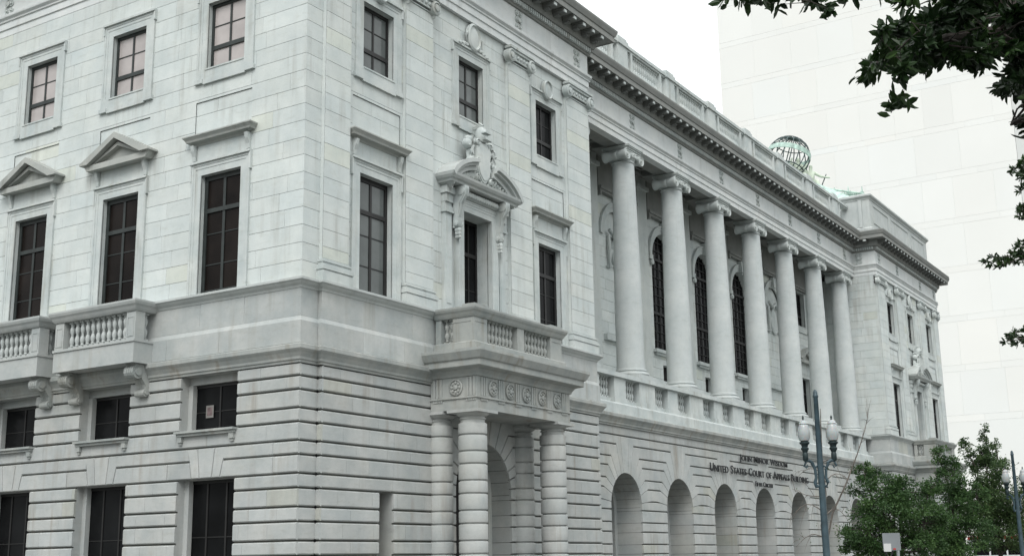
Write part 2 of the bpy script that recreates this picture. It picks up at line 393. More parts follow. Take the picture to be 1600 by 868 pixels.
def upper_window(f, uc, hw, z0, z1, wid, o, pane, T=ident, depth=.24):
    """Second-storey window with a full stone frame, a cap moulding and a sill with lugs."""
    ob = sash(f, uc, hw, z0, z1, o-depth, (0.,), (z0+(z1-z0)*.66,), (z0+(z1-z0)*.33,), pane, 'framegreen' if pane == 'blind' else 'frame', T)
    s = MB(T); reveal(s, f, uc-hw, uc+hw, z0, z1, o-depth-.06, o-.02)
    frame_molding(s, f, uc-hw, uc+hw, z0, z1, wid, o, prj=.065)
    s.fbox(f, uc-hw-wid-.05, uc+hw+wid+.05, z1+wid, z1+wid+.07, o-.02, o+.13)
    s.fbox(f, uc-hw-wid-.05, uc-hw-wid+.02, z1+wid-.32, z1+wid, o-.02, o+.10); s.fbox(f, uc+hw+wid-.02, uc+hw+wid+.05, z1+wid-.32, z1+wid, o-.02, o+.10)
    for a in (-1, 1):
        m_ = uc+a*(hw+wid-.13); s.fbox(f, m_-.19, m_+.19, z0-wid-.05, z0-wid+.09, o-.02, o+.10)
    s.fbox(f, uc-hw-wid+.33, uc+hw+wid-.33, z0-wid-.10, z0-wid+.05, o-.02, o+.085)
    s.fbox(f, uc-hw-.02, uc+hw+.02, z0-.05, z0+.003, o-depth-.02, o+.085)
    s.build("surround", 'carved', ob)
    return ob
def hood(f, uc, hw, zb, kind, T, ob, o):
    """The cornice or pediment over a main-floor window; zb is the underside."""
    h = MB(T)
    prof = [(0, 0), (.05, .0), (.07, .06), (.12, .09), (.24, .10), (.26, .16), (.31, .22), (.34, .25), (.34, .29), (.0, .31)]
    if kind == 'flat':
        hw = min(hw, 1.16)
        path = [(uc-hw, 0), (uc-hw, .0001)]
        for j in range(len(prof)-1):
            (p0, q0), (p1, q1) = prof[j], prof[j+1]
            a = [f(uc-hw-p0, zb+q0, o+p0), f(uc+hw+p0, zb+q0, o+p0), f(uc+hw+p1, zb+q1, o+p1), f(uc-hw-p1, zb+q1, o+p1)]
            h.face(a)
            for sg in (-1, 1):
                h.face([f(uc+sg*(hw+p0), zb+q0, o+p0), f(uc+sg*(hw+p0), zb+q0, o-.02), f(uc+sg*(hw+p1), zb+q1, o-.02), f(uc+sg*(hw+p1), zb+q1, o+p1)])
        h.face([f(uc-hw, zb, o), f(uc+hw, zb, o), f(uc+hw, zb, o-.02), f(uc-hw, zb, o-.02)])
    else:
        W = hw+.30; H = .86; th = .27
        h.prism(f, [(uc-W+.14, zb), (uc+W-.14, zb), (uc+W-.02, zb+.2), (uc-W+.02, zb+.2)], o-.02, o+.34)
        h.prism(f, [(uc-W-.10, zb+.203), (uc-W+.30, zb+.203), (uc, zb+.203+H-th*.55), (uc+W-.30, zb+.203), (uc+W+.10, zb+.203), (uc+W+.10, zb+.26), (uc, zb+.26+H), (uc-W-.10, zb+.26)], o-.02, o+.46)
        h.prism(f, [(uc-W+.35, zb+.203), (uc+W-.35, zb+.203), (uc, zb+.203+H-th*.9)], o-.02, o+.10)
        h.prism(f, [(uc-W+.26, zb+.203), (uc-W+.40, zb+.203), (uc, zb+H-th*.63), (uc+W-.40, zb+.203), (uc+W-.26, zb+.203), (uc, zb+.1+H-th*.5)], o-.02, o+.28)
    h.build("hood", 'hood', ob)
def main_window(f, uc, hw, z1, o, kind, pane='glassb', T=ident, depth=.27, wid=.40):
    z0 = 9.9
    ob = sash(f, uc, hw, z0, z1, o-depth, (0.,), (z0+.95, z0+1.95), (z0+(z1-z0)*.70,), pane, 'frame' if T is mirror or pane != 'glassb' else 'framegreen', T, fw=.10)
    s = MB(T); reveal(s, f, uc-hw, uc+hw, z0, z1, o-depth-.06, o-.02)
    frame_molding(s, f, uc-hw, uc+hw, z0, z1, wid, o, ear=.0, prj=.07, bottom=False)
    s.fbox(f, uc-hw-wid-.04, uc+hw+wid+.04, z1+wid, z1+wid+.07, o-.02, o+.13)
    s.fbox(f, uc-hw-wid-.05, uc-hw-wid+.01, z1+wid-.55, z1+wid, o-.02, o+.10); s.fbox(f, uc+hw+wid-.01, uc+hw+wid+.05, z1+wid-.55, z1+wid, o-.02, o+.10)
    for a in (-1, 1):   # scroll brackets hanging from the hood
        c = uc+a*(hw+wid-.09)
        s.prism(lambda u, z, q, c=c: f(c+q, z, u), [(o+.0, 14.28), (o+.07, 14.30), (o+.09, 14.45), (o+.16, 14.62), (o+.20, 14.80), (o+.0, 14.80)], -.07, .07)
    s.fbox(f, uc-hw-wid+.20, uc+hw+wid-.20, z1+wid+.07, 14.80, o-.02, o+.025)
    s.build("surround", 'carved', ob)
    hood(f, uc, hw+wid+.02, 14.80, kind, T, ob, o)
    return ob

# ---- left front (facing the side street)
LU = [-3.45, -8.10, -12.76, -17.42]; LG = [-3.60, -8.28, -12.96, -17.62]
LEND = -26.0
wall = MB(); pan = []
holes = []
for uc in LU: holes += [(uc-.84, uc+.84, 17.40, 19.70), (uc-.87, uc+.87, 9.9, 13.78), (uc-1.26, uc+1.22, 15.1, 16.32)]
ashlar(wall, FLf, LEND, 0, UP, holes, 1.75, seed=1)
for i, uc in enumerate(LU):
    ashlar(wall, FLf, uc-1.26, uc+1.22, [15.1, 15.87, 16.32], (), 1.4, o=-.035, seed=5+i); reveal(wall, FLf, uc-1.26, uc+1.22, 15.1, 16.32, -.05, 0)
wall.build("upper_wall", 'marble', B)
for i, uc in enumerate(LU):
    upper_window(FLf, uc, .84, 17.40, 19.70, .42, 0., 'blind', depth=.15)
    main_window(FLf, uc, .87, 13.78, 0., 'flat' if i in (0, 3) else 'pediment', 'glassb', depth=.15)
# lower storey, left front
low = MB(); LH = []
for uc in LG: LH += [(uc-1.2, uc+1.2, 5.65, 7.36), (uc-1.2, uc+1.2, 0.3, 4.19)]
lh2 = LH+[(LEND, -.9, 4.19, 5.12)]
RD = .085
def rust(mb, f, u0, u1, zs, holes, o, seed, bl=1.5, back=True, eg=0.):
    ashlar(mb, f, u0, u1, zs, holes, bl, gap=.004, gz=.060, d=RD, o=o, back=back, seed=seed, endgap=eg, sd=.035, warm=.07)
rust(low, FLf, LEND, .05, LOWZ, lh2, .05, 11, 1.35)
ee = sorted(LG)
prev = LEND
for i, uc in enumerate(ee):   # flat arches with keystones over the ground-floor windows
    z0, zm, z1 = 4.19, 4.72, 5.12; g = .050; n = .020
    # course stone up to the elbow
    a, b = uc-.59, uc-.70
    def st(poly, ins): low.stone(FLf, poly, ins, RD, .05, rtint(.035, .07))
    lx = prev; mid = (lx+uc)/2+.4
    st([(lx, z0), (mid, z0), (mid, zm), (lx+.11 if i else lx, zm)], [g, n, g, n+.006]); st([(mid, z0), (a, z0), (b, zm), (mid, zm)], [g, n+.006, g, n])
    pm = prev
    nxt = uc-.70
    st([((pm+.11*-1) if i else pm, zm), (nxt, zm), (uc-.59-.11*1.75, z1), ((pm-.2) if i else pm, z1)], [g, n, g, n]) if False else None
    st([(a, z0), (uc-.25, z0), (uc-.36, z1), (uc-.78, z1), (b, zm)], [g, n, g, 0, n+.006])
    st([(uc-.25, z0), (uc+.25, z0), (uc+.36, z1), (uc-.36, z1)], [g, n, g, n])
    st([(uc+.25, z0), (uc+.59, z0), (uc+.70, zm), (uc+.78, z1), (uc+.36, z1)], [g, n+.006, 0, g, n])
    l0 = prev+(.0 if i else 0); pl = (prev+.11) if i else prev
    st([(pl, zm), (b, zm), (uc-.78, z1), ((prev+.19) if i else prev, z1)], [g, 0, g, 0])
    prev = uc+.59
st([(prev, 4.19), (-.9, 4.19), (-.9, 4.72), (prev+.11, 4.72)], [g, n, g, n]); st([(prev+.11, 4.72), (-.9, 4.72), (-.9, 5.12), (prev+.19, 5.12)], [g, n, g, 0])
low.face([FLf(LEND, 4.19, -.015), FLf(-.9, 4.19, -.015), FLf(-.9, 5.12, -.015), FLf(LEND, 5.12, -.015)], (.36, .36, .34))
low.build("rusticated_wall", 'base', B)
for uc in LG:
    for zz0, zz1, nm in ((5.65, 7.36, 'm'), (.3, 4.19, 'g')):
        dep = .50; zt = 7.12 if nm == 'm' else 4.19
        o_ = .05-dep
        ob = sash(FLf, uc, 1.2, zz0, zt, o_, (0.,) if nm == 'm' else (-.4, .4), (zz0+.62,) if nm == 'm' else (zz0+1., zz0+2.2), (), 'glass', 'frame', fw=.06)
        s = MB(); reveal(s, FLf, uc-1.2, uc+1.2, zz0, zz1, o_-.06, .05-RD, (1, 1, 1))
        if nm == 'm':
            s.fbox(FLf, uc-1.2, uc+1.2, 7.12, 7.357, o_-.06, o_+.12)
            s.fbox(FLf, uc-1.2, uc-1.02, zz0, 7.12, o_-.02, o_+.16)
        else: s.fbox(FLf, uc-1.2, uc-1.02, zz0, 4.187, o_-.02, o_+.16)
        s.build("surround", 'base', ob)
        if nm == 'm':
            s = MB(); s.fbox(FLf, uc-1.24, uc+1.24, 5.585, 5.653, -.45, .24); s.fbox(FLf, uc-1.2, uc+1.2, 5.50, 5.582, 0, .17)
            for a in (-1, 1):
                s.fbox(FLf, uc+a*1.08-.09, uc+a*1.08+.09, 5.33, 5.497, 0, .15); s.fbox(FLf, uc+a*1.08-.06, uc+a*1.08+.06, 5.25, 5.327, 0, .11)
            s.build("sill", 'basetrim', ob)
def sticker(uc, z, sz=.2):
    s = MB(); s.fbox(FLf, uc-sz, uc+sz, z-sz*1.1, z+sz*1.1, -.447, -.441); a = s.build("notice", 'signwhite', B)
    s = MB(); s.fbox(FLf, uc-sz*.72, uc+sz*.72, z-sz*.8, z+sz*.8, -.4405, -.438); s.build("printed_square", 'red', a)
M['printdark'] = plain("faded_print", (.13, .095, .095), .6, 0, .5, 9)
for uc, z in ((-4.02, 6.28), (-7.42, 6.0)):
    s = MB(); s.fbox(FLf, uc-.16, uc+.16, z-.19, z+.19, -.447, -.441); a = s.build("notice", 'concrete', B, label="small pale square notice stuck inside the mezzanine window")
    s = MB(); s.fbox(FLf, uc-.11, uc+.11, z-.13, z+.13, -.4405, -.438); s.build("printed_square", 'printdark', a)

# ---- long front: pavilions at both ends
def clear_holes_right():
    H = []
    for uc in (3.5, 8.95, 14.35): H.append((uc-.8, uc+.8, 17.40, 19.72))
    for uc in (3.45, 14.40): H.append((uc-.85, uc+.85, 9.9, 13.78))
    H.append((8.15, 9.95, 9.9, 13.78))
    return H
DISC = [(.30, 0), (.30, .05), (.22, .07), (.20, .04), (.12, .04), (.10, .09), (.02, .10)]
def baluster_mb(h=.85, r=.088, n=10):
    b = MB(); k = h/.85
    b.box(-r*.95, r*.95, -r*.95, r*.95, 0, .07*k); b.box(-r*.95, r*.95, -r*.95, r*.95, .79*k, h)
    b.lathe(0, 0, [(r*.6, .07*k), (r*.85, .10*k), (r*.55, .13*k), (r*.95, .24*k), (r*.9, .32*k), (r*.45, .41*k), (r*.62, .425*k), (r*.45, .44*k), (r*.9, .54*k), (r*.95, .62*k), (r*.55, .72*k), (r*.8, .75*k), (r*.6, .79*k)], n)
    return b
BAL = {}
nbal = [0]
overflow = MB()
def put_baluster(parent, x, y, z, h=.85, mat='carved'):
    key = (round(h, 2), mat)
    if nbal[0] >= 96: 
        b = baluster_mb(h, n=8); b.v = [(p[0]+x, p[1]+y, p[2]+z) for p in b.v]; overflow.T = ident; overflow.flip = False; overflow.add(b.v, b.f); return
    nbal[0] += 1
    if key not in BAL:
        o = baluster_mb(h).build("baluster", mat, parent, smooth=True); o.location = (x, y, z); BAL[key] = o
    else: inst(BAL[key], parent, (x, y, z))

def bracket(T, f, u, ztop, parent, wdt=.42, prj=.72, h=1.0, mat='basetrim'):
    b = MB(T); P = []
    # big scroll at the top front, tapering S to a small scroll at the foot
    cx, cz, R = prj-.20, ztop-.24, .22
    P.append((0, ztop)); P.append((prj-.05, ztop)); 
    for i in range(9):
        a = radians(60-i*24); P.append((cx+R*cos(a), cz+R*sin(a)))
    P += [(prj*.42, ztop-.50), (.20, ztop-.62), (.17, ztop-.74)]
    cx2, cz2, r2 = .16, ztop-h+.12, .12
    for i in range(8):
        a = radians(60-i*30); P.append((cx2+r2*cos(a), cz2+r2*sin(a)))
    P.append((0, ztop-h+.02))
    g = lambda o, z, q: f(u+q, z, o)
    b.prism(g, P, -wdt/2, wdt/2)
    for sgn in (-1, 1):
        for (c1, c2, rr) in ((cx, cz, .13), (cx2, cz2, .065)):
            pts = [(c1+rr*cos(2*pi*i/12), c2+rr*sin(2*pi*i/12)) for i in range(12)]
            b.prism(g, pts, sgn*(wdt/2), sgn*(wdt/2+.04)) if sgn > 0 else b.prism(g, pts, -(wdt/2+.04), -wdt/2)
    for q in (-.09, .0, .09): b.prism(lambda o, z, k, q=q: f(u+q+k, z, o), [(o*1.0+.012, z) for o, z in P[2:14]]+[(.1, ztop-.5), (.2, ztop-.2)], -.022, .022)
    return b.build("bracket", mat, parent)

# balconies on the left front
for uc in (LU[1], LU[2], LU[3]):
    bc = uc+.08
    s = MB(); W_ = 1.92
    s.fbox(FLf, bc-W_, bc+W_, 7.87, 8.52, 0, .86); s.fbox(FLf, bc-W_-.03, bc+W_+.03, 8.523, 8.60, .0, .90)
    s.fbox(FLf, bc-W_, bc-W_+.42, 8.603, 9.50, .46, .84); s.fbox(FLf, bc+W_-.42, bc+W_, 8.603, 9.50, .46, .84)
    for a in (-1, 1):
        c = bc+a*(W_-.21); s.fbox(FLf, c-.15, c+.15, 9.30, 9.33, .84, .855); s.fbox(FLf, c-.15, c+.15, 8.70, 8.73, .84, .855)
        s.fbox(FLf, c-.15, c-.12, 8.73, 9.30, .84, .855); s.fbox(FLf, c+.12, c+.15, 8.73, 9.30, .84, .855)
    s.mold([(bc-W_+.05, -.02), (bc-W_+.05, -.80), (bc+W_-.05, -.80), (bc+W_-.05, -.02)][::1], [(-.42, 9.503), (.02, 9.503), (.07, 9.56), (.13, 9.66), (.19, 9.74), (.22, 9.80), (.22, 9.86), (-.42, 9.88)]) if False else None
    prof = [(0, 9.503), (.02, 9.503), (.06, 9.56), (.10, 9.64), (.15, 9.70), (.18, 9.78), (.18, 9.84), (0, 9.87)]
    s.mold([(bc-W_, -.02), (bc-W_, -.86), (bc+W_, -.86), (bc+W_, -.02)], prof)
    s.fbox(FLf, bc-W_, bc+W_, 9.505, 9.868, .44, .858); s.fbox(FLf, bc-W_+.002, bc-W_+.40, 9.505, 9.867, .02, .44); s.fbox(FLf, bc+W_-.40, bc+W_-.002, 9.505, 9.867, .02, .44)
    bo = s.build("balcony", 'dado', B)
    for k in range(11): put_baluster(bo, bc-1.28+k*.256, -.66, 8.603, .90, 'trim')
    for a in (-1, 1): put_baluster(bo, bc+a*(W_-.2), -.28, 8.603, .90, 'trim')
    for a in (-1, 1): bracket(ident, FLf, bc+a*1.58, 7.86, B)

def pil_capital(T, yc, hw, x, parent, zt=21.2):
    c = MB(T); f = FRf
    c.fbox(f, yc-hw-.10, yc+hw+.10, zt-.10, zt, x-.1, x+.22); c.fbox(f, yc-hw-.04, yc+hw+.04, zt-.2, zt-.103, x-.1, x+.17)
    c.fbox(f, yc-hw, yc+hw, zt-.50, zt-.203, x-.1, x+.10)
    for k in range(5): c.disc((x+.08, yc-hw*.55+k*hw*.275, zt-.35), (1, 0, 0), [(.07, 0), (.075, .05), (.02, .09)], 8)
    c.fbox(f, yc-hw, yc+hw, zt-.60, zt-.56, x-.05, x+.04)
    for a in (-1, 1):
        c.disc((x-.06, yc+a*(hw-.02), zt-.40), (1, 0, 0), [(.26, 0), (.26, .25), (.20, .28), (.19, .24), (.13, .24), (.12, .29), (.05, .30)], 20)
        c.disc((x-.02, yc+a*(hw-.02), zt-.66), (1, 0, 0), [(.08, 0), (.07, .12), (.02, .16)], 10, sq=(.7, 1.6))
    return c.build("capital", 'carved', parent, smooth=True)

def oval_ornament(T, yc, zc, ry, rz_, x, parent, sprig=True):
    c = MB(T)
    c.disc((x, yc, zc), (1, 0, 0), [(1., 0), (1., .12), (.86, .17), (.80, .10), (.60, .12), (.2, .15)], 28, sq=(ry, rz_))
    if sprig:
        for a in (-1, 1):
            for k in range(6):
                c.disc((x, yc+a*(ry*.9+.05+k*.10), zc-rz_*.75-k*.03+.05*(k % 2)), (1, a*.3, .3), [(.10-.008*k, 0), (.09-.008*k, .08), (.02, .12)], 7, sq=(1.2, .8))
            c.tube([T(x+.06, yc+a*ry*.7, zc+rz_*.2) if 0 else (x+.06, yc+a*ry*.75, zc+rz_*.3), (x+.12, yc+a*(ry+.1), zc+rz_*.0), (x+.1, yc+a*(ry+.12), zc-rz_*.5)], [.05, .06, .03], 6)
    return c.build("shield_ornament", 'carved', parent, smooth=True)

def corbel_scroll(c, x0, y, z1, z0, w_, prj):
    P = [(x0, z1), (x0+prj, z1), (x0+prj+.02, z1-.12), (x0+prj-.03, z1-.3), (x0+prj*.55, z1-.62), (x0+prj*.42, z0+.42), (x0+prj*.45, z0+.25), (x0+prj*.35, z0+.08), (x0+.06, z0), (x0, z0)]
    c.prism(lambda u, z, q: (u, y+q, z), P, -w_/2, w_/2)
    for a in (-1, 1):
        c.disc((x0+prj-.17, y+a*w_/2, z1-.19), (0, a, 0), [(.17, -.02), (.17, .03), (.1, .05), (.03, .06)], 14)
        c.disc((x0+prj*.28, y+a*w_/2, z0+.16), (0, a, 0), [(.10, -.02), (.10, .03), (.03, .05)], 10)
    for q in (-w_*.25, 0, w_*.25): c.tube([(x0+prj+.02, y+q, z1-.10), (x0+prj-.02, y+q, z1-.32), (x0+prj*.57, y+q, z1-.62), (x0+prj*.44, y+q, z0+.4)], [.03, .03, .028, .02], 6)

def pavilion(T):
    f = FRf; far = T is mirror
    w = MB(T); H = clear_holes_right()
    for uc in (3.45, 14.40): H.append((uc-1.22, uc+1.26, 15.1, 16.32))
    H.append((7.6, 10.4, 9.9, 14.5))
    ashlar(w, f, 0.022, YE-.022, UP, H, 1.45, seed=31)
    ashlar(w, f, 7.6, 10.4, [9.9, 14.5], [(8.15, 9.95, 9.9, 13.78)], 4, o=.02, seed=32)
    for i, uc in enumerate((3.45, 14.40)):
        ashlar(w, f, uc-1.22, uc+1.26, [15.1, 15.87, 16.32], (), 1.4, o=-.035, seed=5+i); reveal(w, f, uc-1.22, uc+1.26, 15.1, 16.32, -.05, 0)
    # return of the wall facing the loggia
    g = lambda u, z, o: (u, YE+o, z)
    ashlar(w, g, XB-.3, 0., UP, (), 1.5, seed=41)
    w.build("upper_wall", 'marble', B)
    # pilasters
    for a, b in ((.75, 1.95), (4.85, 6.40), (11.35, 12.90), (15.85, YE)):
        p = MB(T); ashlar(p, f, a, b, [10.60]+UP[2:-1]+[20.62], (), 3, o=.15, seed=int(a*7), back=False)
        p.face([f(a, 10.6, .136), f(b, 10.6, .136), f(b, 20.62, .136), f(a, 20.62, .136)], (.36, .36, .34))
        for u in (a, b): p.face([f(u, 9.9, 0), f(u, 21.2, 0), f(u, 21.2, .137), f(u, 9.9, .137)])
        p.fbox(f, a, b, 20.62, 21.2, -.05, .15); p.fbox(f, a+.002, b-.002, 10.5, 10.6, -.05, .149)
        po = p.build("pilaster", 'marble', B)
        s = MB(T); e1 = b if b < YE else b
        s.fbox(f, a-.10, e1+.10 if b < YE else b+.10, 9.9, 10.16, -.05, .27)
        for pr, q0, q1 in ((.115, 10.16, 10.20), (.10, 10.2, 10.24), (.135, 10.24, 10.36), (.10, 10.36, 10.40), (.05, 10.40, 10.48), (.075, 10.48, 10.54), (.03, 10.54, 10.58)):
            s.fbox(f, a-pr*.8, b+pr*.8, q0+.001, q1, -.05, .15+pr)
        s.build("base", 'carved', po)
        pil_capital(T, (a+b)/2, (b-a)/2, .15, po)
    for uc in (3.5, 8.95, 14.35): upper_window(f, uc, .80, 17.40, 19.72, .40, 0., 'blindgrey' if uc < 14 else 'glass', T, .20)
    for uc in (3.45, 14.40): main_window(f, uc, .85, 13.78, 0., 'flat', 'blindgrey' if uc < 5 and not far else 'glass', T, depth=.20)
    oval_ornament(T, 9.0, 20.68, .42, .55, .05, B); oval_ornament(T, 3.5, 20.34, .34, .42, .05, B, False); oval_ornament(T, 14.35, 20.34, .36, .42, .05, B, False)
    # centre aedicule with a broken segmental pediment
    uc = 9.0; hw = .93
    ob = sash(f, uc+.05, .9, 9.9, 13.78, -.45, (-.25, .35), (11.2,), (12.5,), 'glass', 'frame', T)
    s = MB(T); reveal(s, f, 8.15, 9.95, 9.9, 13.78, -.5, -.02)
    frame_molding(s, f, 8.15, 9.95, 9.9, 13.78, .36, .18, prj=.07, bottom=False)
    s.fbox(f, 7.80, 8.15, 9.9, 14.13, -.02, .158); s.fbox(f, 9.95, 10.30, 9.9, 14.13, -.02, .158); s.fbox(f, 8.15, 9.95, 13.78, 14.13, -.02, .158)
    for a in (-1, 1):   # side strips with little capitals
        c = uc+a*1.72; s.fbox(f, c-.20, c+.20, 9.9, 14.2, -.02, .16); s.fbox(f, c-.13, c+.13, 10.3, 13.4, .16, .18)
        s.fbox(f, c-.25, c+.25, 13.52, 13.60, -.02, .24); s.fbox(f, c-.22, c+.22, 13.60, 13.75, -.02, .20); s.fbox(f, c-.27, c+.27, 14.2, 14.45, -.02, .30); s.fbox(f, c-.215, c+.215, 13.9, 14.195, -.02, .22)
        corbel_scroll(s, .15, uc+a*1.33, 14.52, 13.02, .26, .52)
        for k in range(3): s.disc((.36, uc+a*1.33, 12.95-.12*k), (1, 0, 0), [(.10-.02*k, -.15), (.10-.02*k, .02), (.03, .05)], 8)
    s.fbox(f, uc-1.5, uc+1.5, 14.145, 14.20, -.02, .26)
    # swelling carved frieze
    n = 8; pts = [(.20+.22*sin(pi*i/n), 14.2+.32*i/n) for i in range(n+1)]
    s.prism(lambda u, z, q: (u, uc+q, z), [(0, 14.2)]+pts+[(0, 14.52)], -1.18, 1.18)
    for k in range(15): s.disc((.36, uc-1.0+k*.143, 14.36), (1, 0, 0), [(.085, 0), (.08, .06), (.02, .09)], 7, sq=(1, 1.2))
    s.build("surround", 'carved', ob, smooth=True, angle=30)
    h = MB(T); hwid = 2.12
    prof = [(0, 14.53), (.5, 14.53), (.52, 14.60), (.60, 14.64), (.66, 14.72), (.68, 14.80), (0, 14.84)]
    h.mold([(.0, uc-hwid+.5), (.1, uc-hwid+.5), (.1, uc+hwid-.5), (.0, uc+hwid-.5)], prof)
    R = 2.55; zc = 14.80-(R*R-2.4**2)**.5*1.0
    for a in (-1, 1):
        for r0_, r1_, o1 in ((0, .13, .80), (.13, .22, .70), (.22, .38, .58), (.38, .50, .42)):
            A0, A1 = radians(20), radians(75); P = []
            for i in range(11):
                t_ = A0+(A1-A0)*i/10; P.append((uc+a*(2.42*cos(t_)+.0)*(1-r0_/2.6)*1.0, 14.66+1.36*sin(t_)*1.0-r0_-.30))
            Q = []
            for i in range(10, -1, -1):
                t_ = A0+(A1-A0)*i/10; Q.append((uc+a*2.42*cos(t_)*(1-r1_/2.6), 14.66+1.36*sin(t_)-r1_-.30))
            h.prism(f, P+Q, 0., o1)
        h.prism(f, [(uc+a*2.12, 14.84), (uc+a*.3, 14.84), (uc+a*.6, 15.15), (uc+a*1.3, 15.10), (uc+a*1.95, 14.86)], 0, .18)
    h.build("hood", 'trim', ob)
    # cartouche with a helmet and trophies
    c = MB(T)
    P = []
    for i in range(24):
        a = 2*pi*i/24; P.append((uc+.40*cos(a)*(1+.08*cos(4*a)), 15.55+.72*sin(a)*(1+.05*cos(4*a))))
    sh = [(.30, 16.20), (.36, 16.0), (.31, 15.75), (.33, 15.45), (.27, 15.15), (.12, 14.95), (0, 14.88)]
    sh = [(x*1.28, z+.08) for x, z in sh]; SH = [(uc+x, z) for x, z in sh]+[(uc-x, z) for x, z in sh[-2::-1]]
    def sc_(k): return [(uc+(u-uc)*k, 15.55+(z-15.55)*k) for u, z in SH]
    c.prism(f, sc_(1.22), .15, .42); c.prism(f, sc_(1.08), .42, .50); c.prism(f, SH, .50, .54); c.prism(f, sc_(.86), .54, .57)
    for a in (-1, 1):
        for (uu, z_, r_) in ((.40, 16.28, .13), (.44, 15.1, .12), (.42, 15.75, .08), (.22, 14.86, .09)):
            c.disc((.34, uc+a*uu, z_), (1, 0, 0), [(r_, 0), (r_, .22), (r_*.7, .25), (r_*.65, .20), (r_*.3, .22), (.01, .26)], 12)
    c.disc((.42, uc, 16.62), (0, 0, 1), [(.17, -.26), (.22, -.2), (.235, -.05), (.23, .10), (.18, .25), (.08, .34), (.02, .36)], 14)
    c.prism(f, [(uc-.15, 16.42), (uc+.15, 16.42), (uc+.19, 16.52), (uc-.19, 16.52)], .5, .72); c.prism(f, [(uc-.2, 16.66), (uc+.2, 16.66), (uc+.16, 16.72), (uc-.16, 16.72)], .5, .74)
    for k in range(6): c.tube([(.5-.06*k, uc, 17.0-.01*k), (.36-.08*k, uc+.02, 17.12-.03*k), (.22-.05*k, uc+.04, 16.9-.08*k)], [.05, .07, .03], 6)
    rnd = random.Random(3)
    for a in (-1, 1):
        for k in range(26):
            t_ = rnd.random(); yy = uc+a*(.42+.5*rnd.random()*(1.2-t_)+.1); zz = 15.0+1.5*t_
            c.disc((.22+.18*rnd.random(), yy, zz), (1, a*rnd.random(), rnd.uniform(-.5, .5)), [(.05+.09*rnd.random(), 0), (.10, .12), (.03, .2)], 8, sq=(1, rnd.uniform(.6, 1.4)))
        for k in range(5):
            y0 = uc+a*(.46+.05*k); z0 = 16.3-.28*k
            c.tube([(.3, y0, z0), (.48, y0+a*.16, z0+.04), (.5, y0+a*.22, z0-.12), (.36, y0+a*.10, z0-.22)], [.07, .09, .07, .03], 7)
        for k in range(7):
            c.tube([(.3, uc+a*(.35+.16*k), 15.02-.03*k), (.5, uc+a*(.42+.17*k), 15.14-.03*k), (.42, uc+a*(.5+.17*k), 14.95-.02*k)], [.05, .09, .05], 6)
        c.disc((.3, uc+a*.78, 16.15), (1, a*.4, 0), [(.2, 0), (.18, .12), (.1, .2), (.03, .2)], 12)
    c.v = [p_ if (T(*p_)[2] < 15.9) else (p_[0], p_[1], p_[2]+.14) for p_ in c.v]
    c.build("cartouche", 'carved', B, smooth=True, angle=50, label="carved shield under a plumed helmet on the broken pediment")
    # ---- lower storey
    lo = MB(T)
    HR = [(3.50, 4.22, .3, 3.78), (13.75, 14.45, .3, 3.78), (6.90, 11.70, 0, 6.58)]
    rust(lo, f, RD-.05, .75, LOWZ, (), .05, 51, 3)
    rust(lo, f, .75+RD, YE, LOWZ, HR, .20, 52, 1.35, eg=.0)
    rust(lo, lambda u, z, o: (u, .75-o, z), .05, .20, LOWZ, (), 0., 53, 3)
    g = lambda u, z, o: (u, YE+o, z)
    rust(lo, g, XA-1., .20-RD, LOWZ, (), 0., 54, 3)
    # arched portal and its fan of voussoirs
    R, zs_, yc = 1.72, 3.95, 9.30
    PZ = [3.78, 4.19, 4.72, 5.12, 5.65, 6.05, 6.58]; PT = [0, 7, 18, 28, 42, 53, 66]; PEW = 2.4
    for a in (-1, 1):
        for z0, z1 in zip([z for z in LOWZ if z < 3.7], [z for z in LOWZ if 0 < z < 3.8]):
            lo.stone(f, [(yc+a*R, z0), (yc+a*PEW, z0), (yc+a*PEW, z1), (yc+a*R, z1)], [.046, .004, .046, 0], RD, .2, rtint(.03, .05))
        ap = lambda t: (R*cos(radians(t)), zs_+R*sin(radians(t)))
        eb = lambda i_: ((PZ[i_]-zs_)/math.tan(radians(PT[i_])), PZ[i_])
        for i_ in range(6):
            arc = [ap(PT[i_]+(PT[i_+1]-PT[i_])*j_/4) for j_ in range(5)]
            if i_ == 0: poly = [(PEW, PZ[0]), (PEW, PZ[1]), eb(1)]+arc[::-1]+[(R, PZ[0])]; ins = [.004, .04, .03]+[0]*4+[0, .04]
            else: poly = [(PEW, PZ[i_]), (PEW, PZ[i_+1]), eb(i_+1)]+arc[::-1]+[eb(i_)]; ins = [.004, .04, .03]+[0]*4+[.03, .04]
            lo.stone(f, [(yc+a*x, z) for x, z in poly], ins, RD, .2, rtint(.03, .05))
        for t0, t1 in ((66, 80), (80, 90)):
            arc = [ap(t0+(t1-t0)*j_/3) for j_ in range(4)]; x0_ = 2.63/math.tan(radians(t0)); x1_ = 2.63/math.tan(radians(t1)) if t1 < 90 else 0
            lo.stone(f, [(yc+a*x, z) for x, z in [(x0_, 6.58), (x1_, 6.58)]+arc[::-1]], [.03, .03 if t1 < 90 else 0, 0, 0, 0, .03], RD, .2, rtint(.03, .05))
        # backing behind the spandrel and the deep reveal
        arcp = [(yc+a*R*cos(radians(t)), zs_+R*sin(radians(t))) for t in range(0, 91, 9)]
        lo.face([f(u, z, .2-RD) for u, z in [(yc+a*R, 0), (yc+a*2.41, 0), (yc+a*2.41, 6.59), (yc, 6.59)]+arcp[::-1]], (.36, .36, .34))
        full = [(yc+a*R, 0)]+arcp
        if a == 1: jambs(lo, f, yc, R, 0, .2-RD, -.75, zs_)
